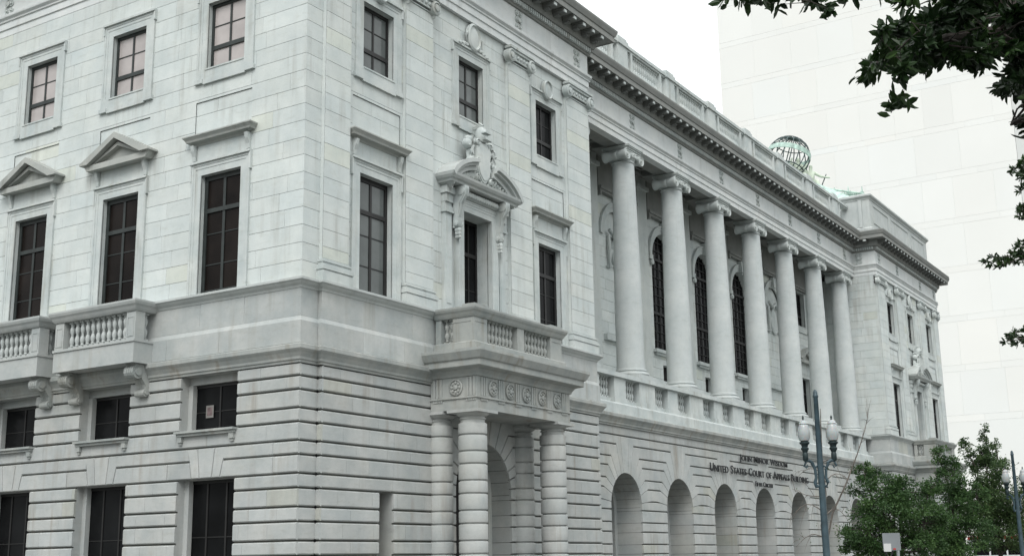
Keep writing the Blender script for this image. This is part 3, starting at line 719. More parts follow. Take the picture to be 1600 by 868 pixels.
        for rr0, rr1, oo0, oo1 in ((R-.30, R-.02, -.75, -.62), (R-.36, R-.30, -.75, -.55)):
            ai = [(yc+a*rr0*cos(radians(t)), zs_+rr0*sin(radians(t))) for t in range(0, 91, 9)]; ao = [(yc+a*rr1*cos(radians(t)), zs_+rr1*sin(radians(t))) for t in range(0, 91, 9)]
            lo.prism(f, [(yc+a*rr0, 0)]+ai+ao[::-1]+[(yc+a*rr1, 0)], oo0, oo1, (1.05, 1.05, 1.02))
    lo.build("rusticated_wall", 'base', B)
    d = MB(T); d.face([f(yc-R, 0, -.74), f(yc+R, 0, -.74), f(yc+R, 6, -.74), f(yc-R, 6, -.74)]); dd = d.build("door", 'dark', B)
    for y0, y1 in ((3.50, 4.22), (13.75, 14.45)):
        s = MB(T); reveal(s, f, y0, y1, .3, 3.78, -.62, .2-RD); so_ = s.build("slot_opening", 'base', B)
        s = MB(T); s.face([f(y0, .3, -.6), f(y1, .3, -.6), f(y1, 3.78, -.6), f(y0, 3.78, -.6)]); s.build("pane", 'glass', so_)
    # ---- portico with two banded columns
    p = MB(T); y0, y1, x1 = 6.15, 12.18, 2.02; path = [(.21, y0), (x1, y0), (x1, y1), (.21, y1)]
    p.mold(path, [(0, 6.45), (0, 6.80), (.05, 6.81), (.05, 6.87), (0, 6.88), (0, 7.50), (.05, 7.52), (.08, 7.60), (.16, 7.72), (.38, 7.78), (.40, 7.80), (.40, 7.98), (.46, 8.02), (.52, 8.14), (.57, 8.24), (.57, 8.33), (.0, 8.42)])
    p.box(.21, x1-.002, y0+.002, y1-.002, 6.45, 6.80); p.box(.21, x1-.01, y0+.01, y1-.01, 8.0, 8.42)
    def trig(yy=None, xx=None):
        for k in range(3):
            q = -.13+k*.13
            if yy is not None:
                p.box(x1, x1+.035, yy+q-.048, yy+q+.048, 6.88, 7.49)
            else: p.box(xx+q-.048, xx+q+.048, y0-.035, y0, 6.88, 7.49)
        for k in range(6):
            q = -.165+k*.066
            if yy is not None: p.box(x1, x1+.03, yy+q-.02, yy+q+.02, 6.72, 6.80)
            else: p.box(xx+q-.02, xx+q+.02, y0-.03, y0, 6.72, 6.80)
    pitch = 1.04
    for k in range(6): trig(yy=y0+.42+k*pitch)
    trig(xx=x1-.20); trig(xx=.5)
    po = p.build("portico", 'basetrim', B)
    ros = MB(T)
    def rosette(c, ax, r):
        ros.disc(c, ax, [(r, 0), (r, .05), (r*.84, .075), (r*.80, .03), (r*.35, .03), (r*.3, .08), (r*.05, .10)], 20)
        A = Vector(ax); u = A.cross(Vector((0, 0, 1))).normalized(); v = Vector((0, 0, 1))
        for i in range(8):
            an = 2*pi*i/8; cc = Vector(c)+A*.03+(u*cos(an)+v*sin(an))*r*.57
            ros.disc(tuple(cc), ax, [(r*.19, 0), (r*.17, .03), (r*.05, .045)], 8)
    for k in range(6):
        ros = MB(T)
        if k < 5: rosette((x1, y0+.42+(k+.5)*pitch, 7.18), (1, 0, 0), .265)
        else: rosette(((x1+.35)/2+.05, y0, 7.18), (0, -1, 0), .27)
        ros.build("rosette", 'basetrim', po, smooth=True)
    M['ros'] = M['basetrim']
    zb = [z for z in LOWZ if z < 6.1]
    for yy in (6.64, 11.74):
        for xx, a0, a1 in ((1.53, 0, 2*pi), (.22, -pi/2, pi/2)):
            c = MB(T); r = .47 if xx > 1 else .44; prof = []
            for z0, z1 in zip(zb, zb[1:]):
                prof += [(r-.06, z0), (r-.06, z0+.018), (r-.02, z0+.022), (r-.006, z0+.034), (r, z0+.055), (r, z1-.055), (r-.006, z1-.034), (r-.02, z1-.022), (r-.06, z1-.018)]
            prof += [(r-.07, 6.05), (r-.07, 6.15), (r-.03, 6.16), (r-.03, 6.19), (r-.07, 6.20), (r-.07, 6.24), (r-.02, 6.26), (r+.05, 6.31), (r+.08, 6.35)]
            if xx < 1: a0, a1 = -pi/2-.35, pi/2+.35
            c.lathe(xx, yy, prof, 32 if xx > 1 else 20, a0, a1)
            if xx > 1: c.box(xx-.60, xx+.60, yy-.60, yy+.60, 6.352, 6.447)
            else: c.box(.18, xx+.5, yy-.55, yy+.55, 6.352, 6.447)
            c.build("banded_column", 'base', po, smooth=True, angle=50)
    # balcony over the portico
    q = MB(T); bx = 1.82; by0, by1 = 6.34, 12.06
    q.mold([(.26, by0), (bx, by0), (bx, by1), (.26, by1)], [(-.42, 8.40), (.10, 8.40), (.10, 8.66), (.05, 8.70), (-.42, 8.71)])
    def ped(xa, xb, ya, yb, panel=True):
        q.box(xa, xb, ya, yb, 8.712, 9.52)
    rail = [(0, 9.52), (.02, 9.52), (.06, 9.58), (.10, 9.66), (.15, 9.72), (.18, 9.79), (.18, 9.85), (0, 9.87)]
    q.mold([(.26, by0), (bx, by0), (bx, by1), (.26, by1)], rail); 
    q.box(bx-.40, bx-.002, by0+.002, by1-.002, 9.522, 9.868); q.box(.26, bx-.40, by0+.002, by0+.38, 9.522, 9.867); q.box(.26, bx-.40, by1-.38, by1-.002, 9.522, 9.867)
    for (ya, yb) in ((by0+.01, by0+.80), (9.03, 9.47), (by1-.80, by1-.01)): ped(bx-.38, bx-.01, ya, yb)
    for ya, yb in ((by0+.01, by0+.37), (by1-.37, by1-.01)): ped(bx-.85, bx-.38, ya, yb); ped(.27, .50, ya, yb)
    for ya, yb in ((by0-.02, by0+.85), (by1-.85, by1+.02)):
        q.box(bx-.45, bx+.04, ya, yb, 9.872, 9.96)
    for ya, yb in ((by0+.09, by0+.70), (by1-.70, by1-.09)): q.box(bx-.012, bx+.006, ya, yb, 9.36, 9.39)
    q.box(.95, bx-.12, by0-.006, by0+.012, 9.36, 9.39)
    bo = q.build("balcony", 'basetrim', B)
    for k in range(8):
        for ys in (by0+.80+.11, 9.47+.11):
            pp = T(bx-.2, ys+k*.225, 8.712); put_baluster(bo, *pp, .81, 'basetrim')
    for yy in (by0+.19, by1-.19):
        for k in range(2): pp = T(.62+k*.22, yy, 8.712); put_baluster(bo, *pp, .81, 'basetrim')
pavilion(ident); pavilion(mirror)

# ---- arcade
ar = MB(); R, ZS = 1.46, 3.92; f = lambda u, z, o: (XA+o, u, z)
N = 7; ys = [YC0+k*PIT for k in range(N)]
JZ = [3.78, 4.19, 4.72, 5.12, 5.65, 6.05, 6.58, 6.98]; JT = [None, 7, 21, 33, 47, 58, 73, None]
GB, GR = .050, .014
for k, yc in enumerate(ys):
    for a in (-1, 1):
        e = PIT/2 if not (k == 0 and a == -1) and not (k == N-1 and a == 1) else (YC0-YE if k == 0 else YF-ys[-1])
        zc = [z for z in LOWZ if z <= 3.79]
        # plain courses of the pier
        for z0, z1 in zip(zc, zc[1:]): ar.stone(f, [(yc+a*R, z0), (yc+a*e, z0), (yc+a*e, z1), (yc+a*R, z1)], [GB, 0, GB, 0], RD, 0, rtint(.035, .05))
        def arcpt(t): return (R*cos(radians(t)), ZS+R*sin(radians(t)))
        def elbow(i): z = JZ[i]; return ((z-ZS)/math.tan(radians(JT[i])), z)
        for i in range(len(JZ)-1):
            z0, z1 = JZ[i], JZ[i+1]; t0 = 0 if JT[i] is None else JT[i]; t1 = JT[i+1] if JT[i+1] is not None else 82
            arc = [arcpt(t0+(t1-t0)*j/4) for j in range(5)]
            if i == 0: poly = [(e, z0), (e, z1), elbow(1)]+arc[::-1]+[(R, z0)]; ins = [0, GB, GR]+[0]*4+[0, GB]
            elif i < len(JZ)-2: poly = [(e, z0), (e, z1), elbow(i+1)]+arc[::-1]+[elbow(i)]; ins = [0, GB, GR]+[0]*4+[GR, GB]
            else:
                tt = (6.98-ZS)/math.tan(radians(82)); poly = [(e, z0), (e, z1), (tt, z1)]+arc[::-1]+[elbow(i)]; ins = [0, GB, GR]+[0]*4+[GR, GB]
            # the joint at mid pier stays a hairline
            ar.stone(f, [(yc+a*x, z) for x, z in poly], ins, RD, 0, rtint(.035, .05))
        arc = [arcpt(82+8*j/3) for j in range(4)]; tt = (6.98-ZS)/math.tan(radians(82))
        ar.stone(f, [(yc+a*x, z) for x, z in [(tt, 6.98), (0, 6.98)]+arc[::-1]], [GB, 0, 0, 0, 0, GR], RD, 0, rtint(.03, .05))
        arcp = [(yc+a*x, z) for x, z in [arcpt(t) for t in range(0, 91, 6)]]
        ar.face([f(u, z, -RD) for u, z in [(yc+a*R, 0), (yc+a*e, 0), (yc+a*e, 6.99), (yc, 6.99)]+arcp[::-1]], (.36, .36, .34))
        full = [(yc+a*R, 0)]+arcp
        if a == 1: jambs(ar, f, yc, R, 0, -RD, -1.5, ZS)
        rr = R-.24
        ai = [(yc+a*rr*cos(radians(t)), ZS+rr*sin(radians(t))) for t in range(0, 91, 6)]
        ar.prism(f, [(yc+a*rr, 0)]+ai+arcp[::-1]+[(yc+a*R, 0)], -1.5, -1.28, (1.02, 1.02, 1.02))
u = YE
while u < YF-.1:
    v = min(u+PIT/2, YF); ar.stone(f, [(u, 6.98), (v, 6.98), (v, 7.36), (u, 7.36)], [GB, .003, .01, .003], RD, 0, rtint(.035, .05)); u = v
ar.build("arcade_wall", 'base', B)
for yc in ys:
    s = MB(); 
    for dz in (1.0, 2.1, 3.2, 3.92): s.fbox(f, yc-1.2, yc+1.2, dz-.03, dz+.03, -1.46, -1.42)
    for du in (-.62, 0, .62): s.fbox(f, yc+du-.035, yc+du+.035, 0, 5.3, -1.47, -1.41)
    ob = s.build("arched_window", 'frame', B)
    s = MB(); s.face([f(yc-1.3, 0, -1.48), f(yc+1.3, 0, -1.48), f(yc+1.3, 5.3, -1.48), f(yc-1.3, 5.3, -1.48)]); s.build("pane", 'glass', ob)

# ---- mouldings that run round the building
PL = [(LEND, 0), (0, 0), (0, .75), (.15, .75), (.15, YE), (XA, YE), (XA, YF), (.15, YF), (.15, S-.75), (0, S-.75), (0, S), (LEND, S)]
PE = [(LEND, 0), (0, 0), (0, .75), (.15, .75), (.15, YE), (XL, YE), (XL, YF), (.15, YF), (.15, S-.75), (0, S-.75), (0, S), (LEND, S)]
PLo = [(x+(.05 if x > -20 and 0 <= x else 0), y) for x, y in PL]
s = MB(); s.mold(PL, [(.0, 7.36), (.07, 7.36), (.08, 7.42), (.12, 7.45), (.13, 7.52), (.20, 7.64), (.25, 7.70), (.28, 7.74), (.28, 7.86), (.25, 7.89), (.03, 7.93)])
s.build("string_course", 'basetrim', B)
# dado between the string course and the main floor, in blocks
for T in (ident, mirror):
    s = MB(T); fl = FLf; hol = []
    if T is ident:
        ashlar(s, fl, LEND, .10, [7.93, 8.60], (), 2.1, o=.10, seed=61, d=.02); ashlar(s, fl, LEND, .03, [8.74, 9.58], (), 2.4, o=.03, seed=62, d=.02)
    for a, b, o in ((-.08, .75-.1, .10), (.75-.1, YE+.10, .25)): ashlar(s, FRf, a, b, [7.93, 8.60], (), 2.0, o=o, seed=63, d=.02)
    for a, b, o in ((-.01, .75-.03, .03), (.75-.03, YE+.03, .18)): ashlar(s, FRf, a, b, [8.74, 9.58], (), 2.2, o=o, seed=64, d=.02)
    s.mold([(0, 0) if 1 else 0, (0, .75), (.15, .75), (.15, YE), (XB, YE)], [(.098, 7.93), (.098, 8.60), (.028, 8.74), (.028, 9.58)]) if False else None
    s.mold([(LEND, 0), (0, 0), (0, .75), (.15, .75), (.15, YE), (XA-.4, YE)][0 if T is ident else 1:], [(.084, 7.93), (.094, 8.598), (.027, 8.738), (.010, 9.58)], caps=False)
    s.build("dado", 'dado', B)
lipp = [(.0, 9.56), (.05, 9.58), (.08, 9.64), (.15, 9.70), (.19, 9.75), (.24, 9.79), (.24, 9.86), (-.3, 9.90)]
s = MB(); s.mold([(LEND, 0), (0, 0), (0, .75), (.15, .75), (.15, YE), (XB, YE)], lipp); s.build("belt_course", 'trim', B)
s = MB(); s.mold([(XB, YF), (.15, YF), (.15, S-.75), (0, S-.75), (0, S), (LEND, S)], lipp); s.build("belt_course", 'trim', B)
# entablature
arch = [(-.4, 21.26), (0, 21.26), (0, 21.52), (.045, 21.54), (.045, 21.80), (.09, 21.82), (.10, 21.86), (.06, 21.88), (.06, 21.90), (.15, 21.98), (.16, 22.03), (.16, 22.08), (.02, 22.10), (.02, 23.0)]
s = MB(); s.mold(PE, arch); s.build("frieze", 'friezestone', B)
# the roof-edge cornice
corn = [(.02, 23.0), (.10, 23.02), (.12, 23.08), (.14, 23.10), (.14, 23.30), (.26, 23.33), (.30, 23.42), (.33, 23.46), (.33, 23.76), (.90, 23.78), (.92, 23.74), (.92, 23.98), (.96, 24.0), (1.0, 24.10), (1.04, 24.2), (1.05, 24.28), (.2, 24.52), (.0, 24.55)]
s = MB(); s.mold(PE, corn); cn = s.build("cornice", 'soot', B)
def along(path, i0, i1, pitch, inset0=0., inset1=0., out=0.):
    for i in range(i0, i1):
        (x0, y0), (x1, y1) = path[i], path[i+1]; dx, dy = x1-x0, y1-y0; q = sqrt(dx*dx+dy*dy)
        if q < .5: continue
        n_ = max(1, round((q+2*out)/pitch)); st_ = (q+2*out)/n_
        for k in range(n_): 
            t = -out+(k+.5)*st_
            yield (x0+dx/q*t, y0+dy/q*t, dx/q, dy/q)
def oriented(mb, x, y, dx, dy, w2, o0, o1, z0, z1):
    nx, ny = dy, -dx
    pts = [(x+dx*a+nx*o, y+dy*a+ny*o, z) for z in (z0, z1) for o in (o0, o1) for a in (-w2, w2)]
    mb.add(pts, [(0, 2, 3, 1), (4, 5, 7, 6), (0, 1, 5, 4), (2, 6, 7, 3), (0, 4, 6, 2), (1, 3, 7, 5)])
s = MB()
for x, y, dx, dy in along(PE, 0, len(PE)-2, .157):
    if x < -1.5 and y > 30 and dx < 0: continue
    if y < YE+1 or y > YE-50: oriented(s, x, y, dx, dy, .048, .13, .235, 23.11, 23.29)
s.build("dentil_band", 'carved', B)
def modillion_mb(mb, x, y, dx, dy):
    oriented(mb, x, y, dx, dy, .14, .32, .84, 23.58, 23.74); oriented(mb, x, y, dx, dy, .115, .32, .60, 23.48, 23.58); oriented(mb, x, y, dx, dy, .17, .32, .88, 23.70, 23.775)
spots = []
for i in range(len(PE)-2):
    (x0, y0), (x1, y1) = PE[i], PE[i+1]
    L_ = abs(x1-x0)+abs(y1-y0)
    if L_ < .8: continue
    for q in along(PE, i, i+1, .787, out=(.3 if L_ > 8 and i not in (5,) else 0)):
        if i == 5 and (q[1] < YE+.5 or q[1] > YF-.5): continue
        if i == 4 and q[0] < .2: continue
        spots.append(q)
spots.sort(key=lambda q: (q[0]-24)**2+(q[1]+27)**2 if (q[3] > .5 and q[1] > 9.5) or (q[1] > 50 and q[1] < 70) else 1e9)
mproto = {}; rest = MB()
for q in spots:
    if len(mproto) >= 96: modillion_mb(rest, *q); continue
    key = (round(q[2]), round(q[3])); src = next((o for kk, o in mproto.items() if kk[2:] == key), None)
    if src is None:
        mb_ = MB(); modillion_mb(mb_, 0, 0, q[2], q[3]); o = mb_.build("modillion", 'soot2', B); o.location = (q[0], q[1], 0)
        mf = MB(); oriented(mf, 0, 0, q[2], q[3], .10, .845, .885, 23.585, 23.70); mf.build("scroll_face", 'carved', o)  # pale front block: sky light on the end painted as lighter stone
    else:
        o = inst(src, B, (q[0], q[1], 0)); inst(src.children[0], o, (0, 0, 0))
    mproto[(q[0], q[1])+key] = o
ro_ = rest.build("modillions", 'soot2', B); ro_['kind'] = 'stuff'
# carved badges in the frieze over each column and pilaster
def badge(T, c, ax):
    b = MB(T); r_ = random.Random(5)
    A = Vector(ax); u = A.cross(Vector((0, 0, 1))).normalized()
    for k in range(3):
        for j in (-1, 1):
            cc = Vector(c)+u*.13*j+Vector((0, 0, -.28+.28*k)); b.disc(tuple(cc), ax, [(.13, 0), (.12, .05), (.05, .02), (.04, .07), (.01, .08)], 10)
    cc = Vector(c); b.disc(tuple(cc), ax, [(.10, .0), (.10, .09), (.03, .1)], 10)
    b.build("frieze_badge", 'carved', B, smooth=True)
for k in range(8): badge(ident, (XL+.02, YC0+(k-.5)*PIT, 22.55), (1, 0, 0))
for T in (ident, mirror):
    for yy in (1.35, 5.62, 12.12, 16.8): badge(T, (.17, yy, 22.55), (1, 0, 0))
badge(ident, (-15.0, -.02, 22.55), (0, -1, 0)); badge(ident, (-.9, -.02, 22.55), (0, -1, 0))
badge(ident, (-1.0, YF-.02, 22.55), (0, -1, 0))

# ---- loggia: columns, back wall, ceiling, parapet
XC = -2.02
def column_mesh():
    c = MB(); z0 = 10.36; z1 = 20.42
    prof = []
    for i in range(17):
        t = i/16; r = .655-(.655-.535)*(max(0, (t-.25)/.75))**1.35; prof.append((r, z0+(z1-z0)*t))
    prof = [(.72, z0-.08), (.72, z0-.02), (.67, z0+.01)]+prof[1:]+[(.57, z1+.02), (.59, z1+.05), (.57, z1+.08), (.53, z1+.10), (.53, z1+.16)]
    c.lathe(0, 0, prof, 40); return c
def column_base():
    c = MB(); c.box(-.88, .88, -.88, .88, 9.80, 10.0)
    prof = [(.80, 10.0)]
    for i in range(7): a = -pi/2+pi*i/6; prof.append((.79+.085*cos(a), 10.085+.085*sin(a)))
    prof += [(.76, 10.175), (.73, 10.20), (.74, 10.235)]
    for i in range(5): a = -pi/2+pi*i/4; prof.append((.72+.05*cos(a), 10.265+.04*sin(a)))
    c.lathe(0, 0, prof, 40); return c
def column_capital():
    c = MB(); z = 20.58
    c.lathe(0, 0, [(.53, z-.02), (.56, z+.02), (.60, z+.08), (.66, z+.18), (.70, z+.26), (.66, z+.33), (.60, z+.36)], 32)
    for i in range(20):
        a = 2*pi*i/20; c.disc((.63*cos(a), .63*sin(a), z+.16), (cos(a), sin(a), .2), [(.075, 0), (.07, .05), (.02, .09)], 8, sq=(.9, 1.3))
    # square abacus over a scroll slab whose ends roll into volutes on the street and wall faces
    for h_, za, zb in ((.66, z+.42, z+.50), (.71, z+.50, z+.56), (.75, z+.56, z+.66)): c.box(-h_, h_, -h_, h_, za, zb-.002)
    c.box(-.60, .60, -.70, .70, z+.26, z+.419)
    for sy in (-1, 1):
        # rolled side (bolster) running from front to back
        prof = [(.27, -.62), (.285, -.56), (.25, -.46), (.20, -.28), (.185, -.10), (.215, -.08), (.215, .08), (.185, .10), (.20, .28), (.25, .46), (.285, .56), (.27, .62)]
        n = 22; pts = [(x_, sy*.73+r_*cos(2*pi*i_/n), z+.17+r_*sin(2*pi*i_/n)) for r_, x_ in prof for i_ in range(n)]
        c.add(pts, [(q*n+i_, q*n+(i_+1) % n, (q+1)*n+(i_+1) % n, (q+1)*n+i_) for q in range(len(prof)-1) for i_ in range(n)])
        for sx in (-1, 1):
            cx_ = sx*.60
            c.disc((cx_, sy*.73, z+.17), (sx, 0, 0), [(.285, -.02), (.285, .03), (.262, .055), (.235, .03), (.20, .012), (.185, .035), (.165, .05), (.14, .03), (.10, .012), (.09, .04), (.07, .065), (.01, .075)], 24)
    for sx in (-1, 1):
        for k in range(5): c.disc((sx*.58, -.40+.20*k, z+.20), (sx, 0, -.15), [(.085, 0), (.08, .06), (.02, .10)], 9, sq=(.9, 1.25))
        c.box(min(sx*.56, sx*.625), max(sx*.56, sx*.625), -.50, .50, z+.34, z+.40)
    return c
cm = column_mesh(); cb = column_base(); cc_ = column_capital(); proto = None
for k in range(8):
    y = YC0+(k-.5)*PIT
    if k == 0:
        proto = cm.build("column", 'column', B, smooth=True); pb = cb.build("base", 'column', proto, smooth=True, angle=30); pc = cc_.build("capital", 'carved', proto, smooth=True, angle=40)
        proto.location = (XC, y, 0)
    else:
        o = inst(proto, B, (XC, y, 0)); inst(pb, o, (0, 0, 0)); inst(pc, o, (0, 0, 0))
# back wall
bw = MB(); fb = lambda u, z, o: (XB+o, u, z)
H = []
AW = [2, 3, 4]
for k in AW: H.append((ys[k]-1.4, ys[k]+1.4, 12.5, 17.6)); H.append((ys[k]-1.4, ys[k]+1.4, 17.6, 19.05)); H.append((ys[k]-.5, ys[k]+.5, 10.9, 11.75))
for k in (1, 5): H.append((ys[k]-1.4, ys[k]+1.4, 17.6, 19.05))
for k in (0, 6): H += [(ys[k]-.8, ys[k]+.8, 17.2, 19.6), (ys[k]-.85, ys[k]+.85, 9.8, 13.6)]
ashlar(bw, fb, YE, YF, [9.8]+UP[1:-1]+[22.0], H, 1.5, seed=71)
for k in (1, 2, 3, 4, 5):   # fill round the arches
    for a in (-1, 1):
        arcp = [(ys[k]+a*1.4*cos(radians(t)), 17.6+1.4*sin(radians(t))) for t in range(0, 91, 9)]
        bw.face([fb(u, z, -.005) for u, z in [(ys[k]+a*1.4, 19.05), (ys[k], 19.05)]+arcp[::-1]])
        if k in AW:
            full = [(ys[k]+a*1.4, 12.5)]+arcp
            for p0, p1 in zip(full, full[1:]): bw.face([fb(*p0, 0), fb(*p1, 0), fb(*p1, -.35), fb(*p0, -.35)])
        else: bw.face([fb(u, z, -.10) for u, z in [(ys[k], 17.6)]+arcp])
    ring = MB() if 0 else None
bw.build("loggia_wall", 'marble', B)
for k in (1, 2, 3, 4, 5):
    s = MB(); yc = ys[k]
    for r0_, r1_, o1 in ((1.40, 1.62, .07), (1.62, 1.78, .11), (1.78, 1.86, .16)):
        for a in (-1, 1):
            ai = [(yc+a*r0_*cos(radians(t)), 17.6+r0_*sin(radians(t))) for t in range(0, 91, 6)]; ao = [(yc+a*r1_*cos(radians(t)), 17.6+r1_*sin(radians(t))) for t in range(0, 91, 6)]
            s.prism(fb, ai+ao[::-1], -.02, o1)
    s.prism(fb, [(yc-.16, 18.95), (yc+.16, 18.95), (yc+.26, 19.62), (yc-.26, 19.62)], -.02, .30)
    if k in AW:
        for a in (-1, 1):
            s.fbox(fb, yc+a*1.6-.2, yc+a*1.6+.2, 17.35, 17.6, -.02, .12); s.disc((XB+.05, yc+a*1.5, 17.2), (1, 0, 0), [(.16, 0), (.14, .1), (.04, .15)], 10)
        s.fbox(fb, yc-1.62, yc+1.62, 12.32, 12.5, -.35, .22); s.fbox(fb, yc-1.5, yc+1.5, 12.2, 12.32, -.02, .14)
    s.build("archivolt", 'carved', B, smooth=True, angle=30)
    if k in AW:
        g = MB()
        for i in range(-2, 3): g.fbox(fb, yc+i*.56-.025, yc+i*.56+.025, 12.5, 18.9 if abs(i) < 2 else 18.3, -.32, -.27)
        for i in range(13): g.fbox(fb, yc-1.38, yc+1.38, 12.6+i*.5-.018, 12.6+i*.5+.018, -.31, -.28)
        for z in (14.6, 17.6): g.fbox(fb, yc-1.39, yc+1.39, z-.07, z+.07, -.33, -.25)
        go = g.build("arched_window", 'frame', B)
        g = MB(); g.face([fb(yc-1.42, 12.4, -.34), fb(yc+1.42, 12.4, -.34), fb(yc+1.42, 19.1, -.34), fb(yc-1.42, 19.1, -.34)]); g.build("pane", 'glass', go)
        g = MB(); reveal(g, fb, yc-.5, yc+.5, 10.9, 11.75, -.3, 0); go = g.build("vent_opening", 'marble', B)
        g = MB(); g.face([fb(yc-.5, 10.9, -.28), fb(yc+.5, 10.9, -.28), fb(yc+.5, 11.75, -.28), fb(yc-.5, 11.75, -.28)]); g.build("pane", 'dark', go)
    else:   # oval medallion hung with garlands
        oval_ornament(ident, yc, 16.75, .62, .92, XB+.0, B)
        g = MB(); g.tube([(XB+.12, yc-.9, 17.9), (XB+.2, yc-.4, 17.6), (XB+.22, yc, 17.85), (XB+.2, yc+.4, 17.6), (XB+.12, yc+.9, 17.9)], [.09, .13, .11, .13, .09], 8)
        for a in (-1, 1): g.tube([(XB+.1, yc+a*.95, 17.6), (XB+.15, yc+a*1.0, 16.8), (XB+.1, yc+a*.9, 15.9)], [.08, .11, .05], 8)
        g.build("garland", 'carved', B, smooth=True)
        g = MB(); g.fbox(fb, yc-1.6, yc+1.6, 12.2, 12.5, -.02, .2); g.build("ledge", 'carved', B)
for k in (0, 6):
    upper_window(fb, ys[k], .8, 17.2, 19.6, .34, 0., 'glass')
    fx = lambda u, z, o: (XB+o, u, z)
    ob = sash(fb, ys[k], .85, 9.8, 13.6, -.27, (0.,), (11., 12.), (12.6,), 'glass', 'frame')
    s = MB(); reveal(s, fb, ys[k]-.85, ys[k]+.85, 9.8, 13.6, -.33, 0); frame_molding(s, fb, ys[k]-.85, ys[k]+.85, 9.8, 13.6, .36, 0, prj=.08, bottom=False)
    s.fbox(fb, ys[k]-1.2, ys[k]+1.2, 13.96, 14.6, -.02, .06); s.build("surround", 'carved', ob)
    hood(fb, ys[k], 1.3, 14.6, 'pediment', ident, ob, .0)
# pilasters and hanging panels of the back wall
for k in range(8):
    y = YC0+(k-.5)*PIT
    s = MB(); s.box(XB-.02, XB+.22, y-.55, y+.55, 9.8, 21.6); s.box(XB-.02, XB+.32, y-.62, y+.62, 9.8, 10.35); s.box(XB-.02, XB+.36, y-.66, y+.66, 20.9, 21.1); s.build("wall_pilaster", 'marble', B)
for k in range(7):
    s = MB(); a, b = ys[k]-PIT/2+.78, ys[k]+PIT/2-.78
    s.box(XB-.02, XB+.16, a, b, 19.95, 21.55); s.box(XB-.02, XB+.34, a-.04, b+.04, 19.80, 19.95); s.box(XB-.02, XB+.26, a, b, 19.68, 19.80)
    for yy in (a+.1, b-.1): s.box(XB-.02, XB+.26, yy-.08, yy+.08, 19.50, 19.68)
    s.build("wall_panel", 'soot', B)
s = MB(); s.box(XB-.1, XL-1.102, YE, YF, 21.75, 21.95)
s.box(XL-1.10, XL-.002, YE+.003, YF-.003, 21.262, 22.5)
s.box(XB, XB+.5, YE+.003, YF-.003, 21.56, 21.748)
for k in range(8):
    y = YC0+(k-.5)*PIT; s.box(XB+.5, XL-1.103, y-.45, y+.45, 21.45, 21.748)
for k in range(7):
    y = ys[k]
    for (a, b, c, d) in ((XB+.6, XL-1.2, y-1.9, y-1.75), (XB+.6, XL-1.2, y+1.75, y+1.9), (XB+.6, XB+.72, y-1.75, y+1.75), (XL-1.32, XL-1.2, y-1.75, y+1.75)): s.box(a, b, c, d, 21.66, 21.747)
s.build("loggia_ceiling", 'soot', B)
s = MB(); s.box(XB, XA-.02, YE, YF, 9.6, 9.795); s.build("loggia_floor", 'carved', B)
# parapet in front of the columns
s = MB(); XP = -1.20
s.mold([(XA-.02, YE), (XA-.02, YF)], [(-.3, 7.93), (.06, 7.93), (.06, 8.36), (.0, 8.44), (-.08, 8.46), (-.3, 8.46)])
s.box(XP-.44, XP-.17, YE, YF, 8.46, 8.66); s.box(XP-.44, XP-.18, YE, YF, 9.58, 9.69); s.box(XP-.46, XP-.14, YE, YF, 9.69, 9.78)
pp = s.build("parapet", 'carved', B)
for k in range(8):
    y = YC0+(k-.5)*PIT
    for yy, hw in ((y, .86), (y+PIT/2, .60)):
        if k == 7 and yy > y: continue
        s = MB(); s.box(XP-.55, XP, yy-hw+.05, yy+hw-.05, 8.70, 9.55); s.box(XP-.58, XP+.05, yy-hw, yy+hw, 8.46, 8.70)
        s.box(XP-.58, XP+.03, yy-hw+.02, yy+hw-.02, 9.553, 9.62); s.box(XP-.60, XP+.09, yy-hw-.05, yy+hw+.05, 9.62, 9.74); s.box(XP-.58, XP+.06, yy-hw-.02, yy+hw+.02, 9.742, 9.82)
        s.build("pedestal", 'carved', B)
    a = y+.91; b = y+PIT/2-.65; n_ = 7
    for c0, c1 in ((a, b), (y+PIT/2+.65, y+PIT-.91)):
        if k == 7: continue
        n_ = max(2, round((c1-c0)/.235))
        for i in range(n_): put_baluster(pp, XP-.31, c0+(i+.5)*(c1-c0)/n_, 8.66, .92)
s0 = YE+.1; s1 = YC0-PIT/2-.9
nn = round((s1-s0)/.235)
for i in range(nn): put_baluster(pp, XP-.31, s0+(i+.5)*(s1-s0)/nn, 8.66, .92)

